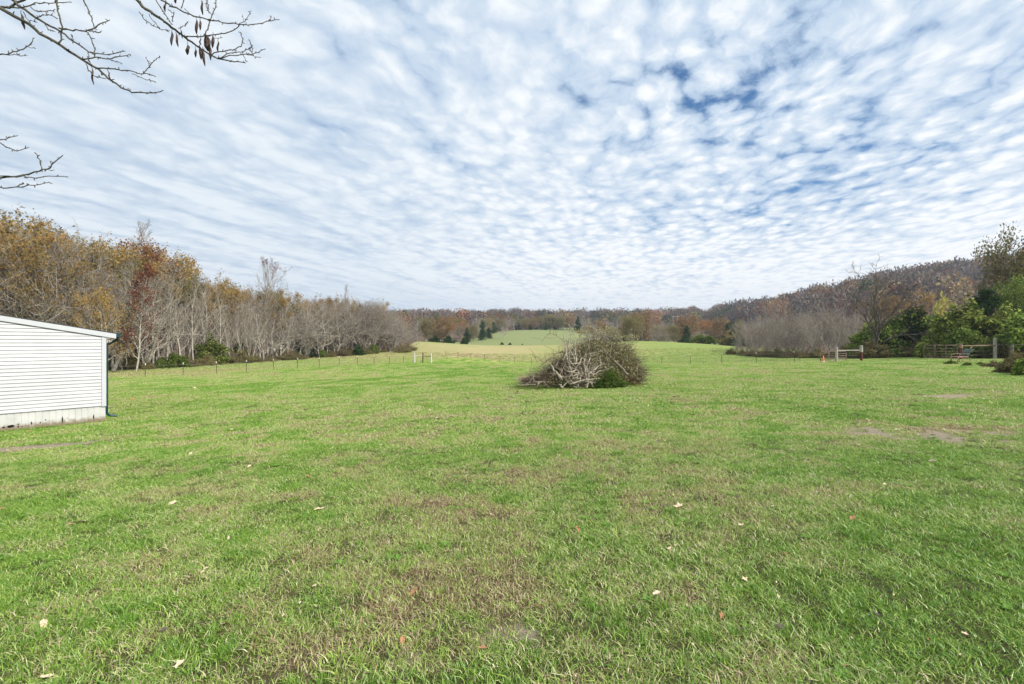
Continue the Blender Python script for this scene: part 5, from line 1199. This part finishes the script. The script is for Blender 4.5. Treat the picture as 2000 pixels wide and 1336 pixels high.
big = [(1282, 1165, 26, 'pale', 'pale curled leaf in the lower middle right of the lawn'), (806, 1165, 36, 'brown', 'large tan leaf lying right of the bare-soil patch at bottom centre'), (350, 1305, 30, 'pale', 'pale folded leaf at the bottom left edge of the lawn'),
 (85, 1225, 32, 'pale', 'pale narrow leaf in the lower left corner area'), (92, 1330, 34, 'pale', 'pale leaf cut by the bottom edge at left'), (942, 1273, 22, 'brown', 'orange-tan folded leaf near the bottom centre edge'), (874, 1082, 16, 'brown', 'small rusty orange leaf left of centre on the near lawn'),
 (1410, 1210, 20, 'brown', 'light brown leaf in the lower right third of the lawn'), (1013, 1258, 34, 'pale', 'long pinkish leaf close to the bottom edge right of centre'), (786, 1258, 26, 'brown', 'thin orange curled leaf near the bottom centre'), (320, 1237, 26, 'dark', 'dark purple-brown leaf in the lower left lawn'),
 (465, 1276, 30, 'dark', 'grey-black pod-like leaf in the lower left middle'), (1525, 1232, 22, 'dark', 'dark brown leaf in the lower right lawn'), (150, 1025, 42, 'pale', 'long pale leaf at the left of the middle lawn'), (625, 998, 22, 'pale', 'pale leaf left of centre on the middle lawn'), (338, 986, 20, 'pale', 'pale leaf at the left third of the middle lawn'),
 (1325, 992, 24, 'pale', 'pale leaf right of centre on the middle lawn'), (1665, 1017, 24, 'brown', 'tan leaf in the right third of the middle lawn'), (1447, 1030, 14, 'pale', 'small pale leaf left of the tan one in the right third'), (952, 1009, 18, 'pale', 'pale leaf at the centre of the middle lawn'), (700, 944, 14, 'pale', 'tiny pale leaf left of centre farther out'),
 (1130, 1040, 14, 'brown', 'small brown leaf right of the middle line'), (372, 889, 12, 'pale', 'tiny pale leaf far out on the left lawn'), (1820, 903, 22, 'pale', 'pale slim leaf on the right lawn in front of the worn patch'), (1752, 841, 12, 'pale', 'small tan leaf inside the worn patch on the right'),
 (1455, 1138, 22, 'pale', 'pale twisted leaf in the right half of the near lawn'), (1650, 1310, 20, 'brown', 'brown leaf near the bottom edge in the right part'), (440, 1225, 26, 'pale', 'slim pale leaf standing in grass in the lower left'), (1050, 1190, 14, 'brown', 'small orange leaf right of the soil patch'), (800, 1310, 12, 'dark', 'small dark leaf by the bottom edge centre')]
for t in big: fleaf(t[0], t[1], t[2], t[3], t[4])
for i in range(210):
    py = 668 + 668*random.random()**1.5*0.95 + 90; px = random.uniform(-40, 2040)
    if py > 1340: continue
    k = random.choices(['pale', 'brown', 'dark'], [0.4, 0.25, 0.35])[0]
    fleaf(px, py, random.uniform(6, 13), k, {'pale': 'tiny pale tan leaf scrap lying in the lawn grass', 'brown': 'tiny brown leaf scrap lying in the lawn grass', 'dark': 'tiny blackish leaf scrap lying in the lawn grass'}[k], {'pale': 'pale leaf scraps on the lawn', 'brown': 'brown leaf scraps on the lawn', 'dark': 'blackish leaf scraps on the lawn'}[k])

# ------------------------------------------------------------------ grass
def blade_mat():
    m = bpy.data.materials.new('grass_blade'); m.use_nodes = True; nt = m.node_tree; nt.nodes.clear()
    o = N(nt, 'ShaderNodeOutputMaterial'); a = N(nt, 'ShaderNodeAttribute'); a.attribute_type = 'INSTANCER'; a.attribute_name = 'dry'
    r = N(nt, 'ShaderNodeAttribute'); r.attribute_name = 'rnd'
    v = mathn(nt, 'ADD', a.outputs['Fac'], mathn(nt, 'MULTIPLY', mathn(nt, 'SUBTRACT', r.outputs['Fac'], 0.5), 0.95))
    cr = N(nt, 'ShaderNodeValToRGB'); nt.links.new(v, cr.inputs[0]); e = cr.color_ramp.elements
    e[0].position = 0.0; e[0].color = (0.135, 0.285, 0.02, 1); e[1].position = 1.0; e[1].color = (0.27, 0.17, 0.10, 1)
    x = e.new(0.28); x.color = (0.285, 0.45, 0.055, 1); x = e.new(0.52); x.color = (0.47, 0.57, 0.13, 1); x = e.new(0.68); x.color = (0.66, 0.60, 0.36, 1); x = e.new(0.85); x.color = (0.42, 0.30, 0.18, 1)
    d = N(nt, 'ShaderNodeBsdfDiffuse'); t = N(nt, 'ShaderNodeBsdfTranslucent'); g = N(nt, 'ShaderNodeBsdfGlossy'); g.inputs['Roughness'].default_value = 0.45; g.inputs[0].default_value = (1, 1, 1, 1)
    mx = N(nt, 'ShaderNodeMixShader'); mx.inputs[0].default_value = 0.32; m2 = N(nt, 'ShaderNodeMixShader'); m2.inputs[0].default_value = 0.05
    nt.links.new(cr.outputs[0], d.inputs[0]); nt.links.new(cr.outputs[0], t.inputs[0]); nt.links.new(d.outputs[0], mx.inputs[1]); nt.links.new(t.outputs[0], mx.inputs[2])
    nt.links.new(mx.outputs[0], m2.inputs[1]); nt.links.new(g.outputs[0], m2.inputs[2]); nt.links.new(m2.outputs[0], o.inputs[0]); return m
M['blade'] = blade_mat()
def tuft(seed, n, rad, hmin, hmax, wid, lean=0.9, rnd=None):
    rs = np.random.default_rng(seed); a = rs.uniform(0, 6.283, n); q = rad*np.sqrt(rs.random(n)); bx_ = q*np.cos(a); by_ = q*np.sin(a)
    h = rs.uniform(hmin, hmax, n)*(0.7+0.6*rs.random(n)); la = rs.uniform(0, 6.283, n); ln = h*lean*rs.uniform(0.15, 1.5, n)
    fa = rs.uniform(0, 6.283, n); w = wid*rs.uniform(0.6, 1.4, n); sx, sy = np.cos(fa)*w/2, np.sin(fa)*w/2
    p0 = np.stack([bx_, by_, np.full(n, -0.01)], -1); s = np.stack([sx, sy, np.zeros(n)], -1)
    p1 = p0 + np.stack([np.cos(la)*ln*0.35, np.sin(la)*ln*0.35, h*0.62], -1); p2 = p0 + np.stack([np.cos(la)*ln, np.sin(la)*ln, h*0.92], -1)
    v = np.stack([p0-s, p0+s, p1+s*0.85, p1-s*0.85, p2+s*0.12, p2-s*0.12], 1).reshape(-1, 3); b0 = np.arange(n)[:, None]*6
    f = np.stack([b0+[0], b0+[1], b0+[2], b0+[3]], -1).reshape(-1, 4); f2_ = np.stack([b0+[3], b0+[2], b0+[4], b0+[5]], -1).reshape(-1, 4)
    r = np.repeat(rs.random(n) if rnd is None else rs.uniform(*rnd, n), 6)
    return npmesh('grass_tuft', v, np.vstack([f, f2_]), M['blade'], {'rnd': ('FLOAT', r)})
def weed_rosette(seed):
    rs = np.random.default_rng(seed); V_ = []; F_ = []; n = 11
    for i in range(n):
        a = 6.283*i/n+rs.uniform(-.3, .3); L = rs.uniform(0.04, 0.085); w = L*0.16; d = np.array([math.cos(a), math.sin(a), 0]); s = np.array([-d[1], d[0], 0]); b0 = len(V_)
        for t, ww, z in ((0.05, 0.3, 0.005), (0.35, 0.8, 0.022), (0.7, 1.0, 0.036), (1.0, 0.1, 0.03)): V_ += [d*L*t - s*w*ww + [0, 0, z], d*L*t + s*w*ww + [0, 0, z]]
        for k in range(3): F_.append([b0+2*k, b0+2*k+1, b0+2*k+3, b0+2*k+2])
    return npmesh('weed_rosette', np.array(V_), np.array(F_), M['blade'], {'rnd': ('FLOAT', np.full(len(V_), 0.12))})
pc = bpy.data.collections.new('grass_tufts')
protos = [tuft(i, 86, 0.085, 0.012, 0.038, 0.0038, 1.15) for i in range(5)] + [tuft(10+i, 34, 0.045, 0.035, 0.075, 0.0042, 0.9, (0.0, 0.6)) for i in range(3)] + [weed_rosette(20), weed_rosette(21)] \
       + [tuft(30+i, 60, 0.11, 0.02, 0.045, 0.0065, 1.1) for i in range(3)] + [tuft(40+i, 50, 0.18, 0.03, 0.10, 0.012, 0.9) for i in range(2)]
for i, me in enumerate(protos):
    o = bpy.data.objects.new('tuft_%02d' % i, me); pc.objects.link(o)
rg = np.random.default_rng(99)
def scatter(D0, D1, rho, choices, probs, scl, pxr=(-120, 2120), zone=None, dryadd=0.0):
    # rho(D) per square metre
    Ds = np.linspace(D0, D1, 400); w = rho(Ds)*Ds*(pxr[1]-pxr[0])/F; cum = np.concatenate([[0], np.cumsum((w[1:]+w[:-1])/2*np.diff(Ds))]); n = int(cum[-1])
    D = np.interp(rg.random(n)*cum[-1], cum, Ds); px = rg.uniform(*pxr, n); x = (px-1000)/F*D
    keep = np.ones(n, bool)
    if zone is not None: keep &= zone(x, D, px)
    keep &= rg.random(n) > dirt(x, D)*np.where(x > 0, 0.72 + 0.28*sstep(0.42, 0.58, fbm(x/0.22, D/0.3, 95, 3)), 0.985)
    # nothing grows inside the house
    rx, ry = x-hx, D-hy; lx = rx*u.x+ry*u.y; ly = -rx*u.y+ry*u.x
    ly = rx*(-u.y)+ry*u.x
    keep &= ~((lx > -0.0) & (ly < 0.0) & (ly > -LEN))
    x = x[keep]; D = D[keep]; n = len(x)
    idx = rg.choice(choices, n, p=np.array(probs)/sum(probs)); s = scl(D)*rg.uniform(0.75, 1.3, n)
    dry = dryness(x, D) + dryadd + rg.normal(size=n)*0.10
    return x, D, idx, s, dry
def scatter_around(r0, r1, rho, choices, probs, scl, back=14.0, dryadd=0.0):
    # the lawn goes on to both sides and behind the photographer
    Rs = np.linspace(r0, r1, 300); w = rho(Rs)*Rs*2*math.pi; cum = np.concatenate([[0], np.cumsum((w[1:]+w[:-1])/2*np.diff(Rs))]); n = int(cum[-1])
    r = np.interp(rg.random(n)*cum[-1], cum, Rs); a = rg.uniform(-math.pi, math.pi, n); x = r*np.sin(a); y = r*np.cos(a)
    px = 1000 + F*x/np.maximum(y, 1e-3); inside = (y > 1.5) & (px > -120) & (px < 2120)
    rx, ry = x-hx, y-hy; lx = rx*u.x+ry*u.y; ly = -rx*u.y+ry*u.x
    inhouse = (lx > 0) & (lx < W) & (ly < 0.0) & (ly > -LEN)
    keep = ~inside & ~inhouse & ((y > -0.3*r) | (r < back)) & (rg.random(n) > dirt(x, y)) & (fence_side(x, y) < 0.6)
    x = x[keep]; y = y[keep]; r = r[keep]; n = len(x)
    return x, y, rg.choice(choices, n, p=np.array(probs)/sum(probs)), scl(r)*rg.uniform(0.75, 1.3, n), dryness(x, y) + dryadd + rg.normal(size=n)*0.1
def notbrush(x, y, px): return fence_side(x, y) < 0.6
S_ = [scatter(1.5, 9, lambda D: 205*np.minimum(1, (4.2/D)**0.7), [0, 1, 2, 3, 4], [1]*5, lambda D: 0.95+0.02*D),
      scatter(1.5, 11, lambda D: 26*np.minimum(1, (4/D)**0.5), [5, 6, 7], [1]*3, lambda D: 0.6+0*D, dryadd=-0.12),
      scatter(1.5, 12, lambda D: 7+0*D, [8, 9], [1, 1], lambda D: 0.6+0.02*D, zone=lambda x, y, p: vnoise(x*1.6, y*1.6, 5) > 0.58, dryadd=-0.35),
      scatter(1.5, 34, lambda D: 60*(4/(D+2)), [5, 6, 7], [1]*3, lambda D: 0.75+0.012*D, zone=lambda x, y, p: vnoise(x*1.1, y*1.1, 15) > 0.72, dryadd=-0.25),
      scatter(8, 66, lambda D: 115*(8/D)**1.25, [10, 11, 12], [1]*3, lambda D: (D/8.0)**0.45, zone=notbrush),
      scatter(40, 100, lambda D: 4.5*(40/D)**1.0, [13, 14], [1]*2, lambda D: 0.9+0.008*D, pxr=(200, 1560), zone=lambda x, y, p: fence_side(x, y) > 0.5)]
S_ += [scatter_around(0.3, 9, lambda r: 170*np.minimum(1, (4.2/r)**0.7), [0, 1, 2, 3, 4], [1]*5, lambda r: 1.0+0.02*r),
       scatter_around(0.3, 14, lambda r: 20+0*r, [5, 6, 7], [1]*3, lambda r: 0.65+0*r, dryadd=-0.12),
       scatter_around(8, 60, lambda r: 100*(8/r)**1.3, [10, 11, 12], [1]*3, lambda r: (r/8.0)**0.5, back=30)]
_n = 160; _lx = rg.uniform(0, 4, _n); _ly = np.abs(rg.normal(size=_n))*0.07 + 0.01
_x = hx + u.x*_lx - u.y*_ly; _y = hy + u.y*_lx + u.x*_ly
S_.append((_x, _y, rg.choice([5, 6, 7, 0], _n), rg.uniform(0.6, 1.3, _n), np.full(_n, 0.12)))
gx_ = np.concatenate([s[0] for s in S_]); gy_ = np.concatenate([s[1] for s in S_]); gi = np.concatenate([s[2] for s in S_]); gs = np.concatenate([s[3] for s in S_]); gd = np.concatenate([s[4] for s in S_])
gs *= 0.8 + 0.5*fbm(gx_/0.7, gy_/0.7, 91, 3)
n = len(gx_); print('grass tufts', n, 'wood trees', nwood)
me = bpy.data.meshes.new('grass'); me.vertices.add(n); me.vertices.foreach_set('co', np.stack([gx_, gy_, H(gx_, gy_)], -1).astype(np.float32).ravel())
for nm, ty, dat in (('idx', 'INT', gi.astype(np.int32)), ('scl', 'FLOAT', gs.astype(np.float32)), ('dry', 'FLOAT', np.clip(gd, 0, 1).astype(np.float32)), ('rot', 'FLOAT', rg.uniform(0, 6.283, n).astype(np.float32))):
    a = me.attributes.new(nm, ty, 'POINT'); a.data.foreach_set('value', dat)
me.materials.append(M['blade'])
grass = link(bpy.data.objects.new('grass', me)); tag(grass, 'patchy green and straw-coloured grass covering the lawn', 'grass', kind='stuff')
ng = bpy.data.node_groups.new('grass_instances', 'GeometryNodeTree')
ng.interface.new_socket('Geometry', in_out='INPUT', socket_type='NodeSocketGeometry'); ng.interface.new_socket('Geometry', in_out='OUTPUT', socket_type='NodeSocketGeometry')
gi_ = ng.nodes.new('NodeGroupInput'); go_ = ng.nodes.new('NodeGroupOutput'); ip_ = ng.nodes.new('GeometryNodeInstanceOnPoints'); ci = ng.nodes.new('GeometryNodeCollectionInfo')
ci.inputs['Collection'].default_value = pc; ci.inputs['Separate Children'].default_value = True; ci.inputs['Reset Children'].default_value = True
def nattr(nm, ty):
    q = ng.nodes.new('GeometryNodeInputNamedAttribute'); q.data_type = ty; q.inputs[0].default_value = nm; return q.outputs[0]
mtp = ng.nodes.new('GeometryNodeMeshToPoints')
cx_ = ng.nodes.new('ShaderNodeCombineXYZ'); ng.links.new(nattr('rot', 'FLOAT'), cx_.inputs[2]); er = ng.nodes.new('FunctionNodeEulerToRotation'); ng.links.new(cx_.outputs[0], er.inputs[0])
ng.links.new(gi_.outputs[0], mtp.inputs[0]); ng.links.new(mtp.outputs[0], ip_.inputs['Points']); ng.links.new(ci.outputs[0], ip_.inputs['Instance']); ip_.inputs['Pick Instance'].default_value = True
ng.links.new(nattr('idx', 'INT'), ip_.inputs['Instance Index']); ng.links.new(er.outputs[0], ip_.inputs['Rotation']); ng.links.new(nattr('scl', 'FLOAT'), ip_.inputs['Scale'])
ng.links.new(ip_.outputs[0], go_.inputs[0])
md = grass.modifiers.new('instances', 'NODES'); md.node_group = ng

m = bpy.data.materials.new('haze'); m.use_nodes = True; nt = m.node_tree; nt.nodes.clear(); M['haze'] = m
ho = N(nt, 'ShaderNodeOutputMaterial'); pv = N(nt, 'ShaderNodeVolumePrincipled'); pv.inputs['Color'].default_value = (0.80, 0.87, 1.0, 1); pv.inputs['Density'].default_value = 0.00026; pv.inputs['Anisotropy'].default_value = 0.2
nt.links.new(pv.outputs[0], ho.inputs['Volume'])
q = MB(); zlo = float(gz.min())-1.0; q.box((-3100, -3100, zlo), (3100, 3100, 150)); hzb = q.build('haze', M['haze']); tag(hzb, kind='stuff')
SC.cycles.volume_bounces = 0
SC.cycles.max_bounces = 6; SC.cycles.diffuse_bounces = 3; SC.cycles.transmission_bounces = 3; SC.cycles.transparent_max_bounces = 4
SC.cycles.use_adaptive_sampling = True
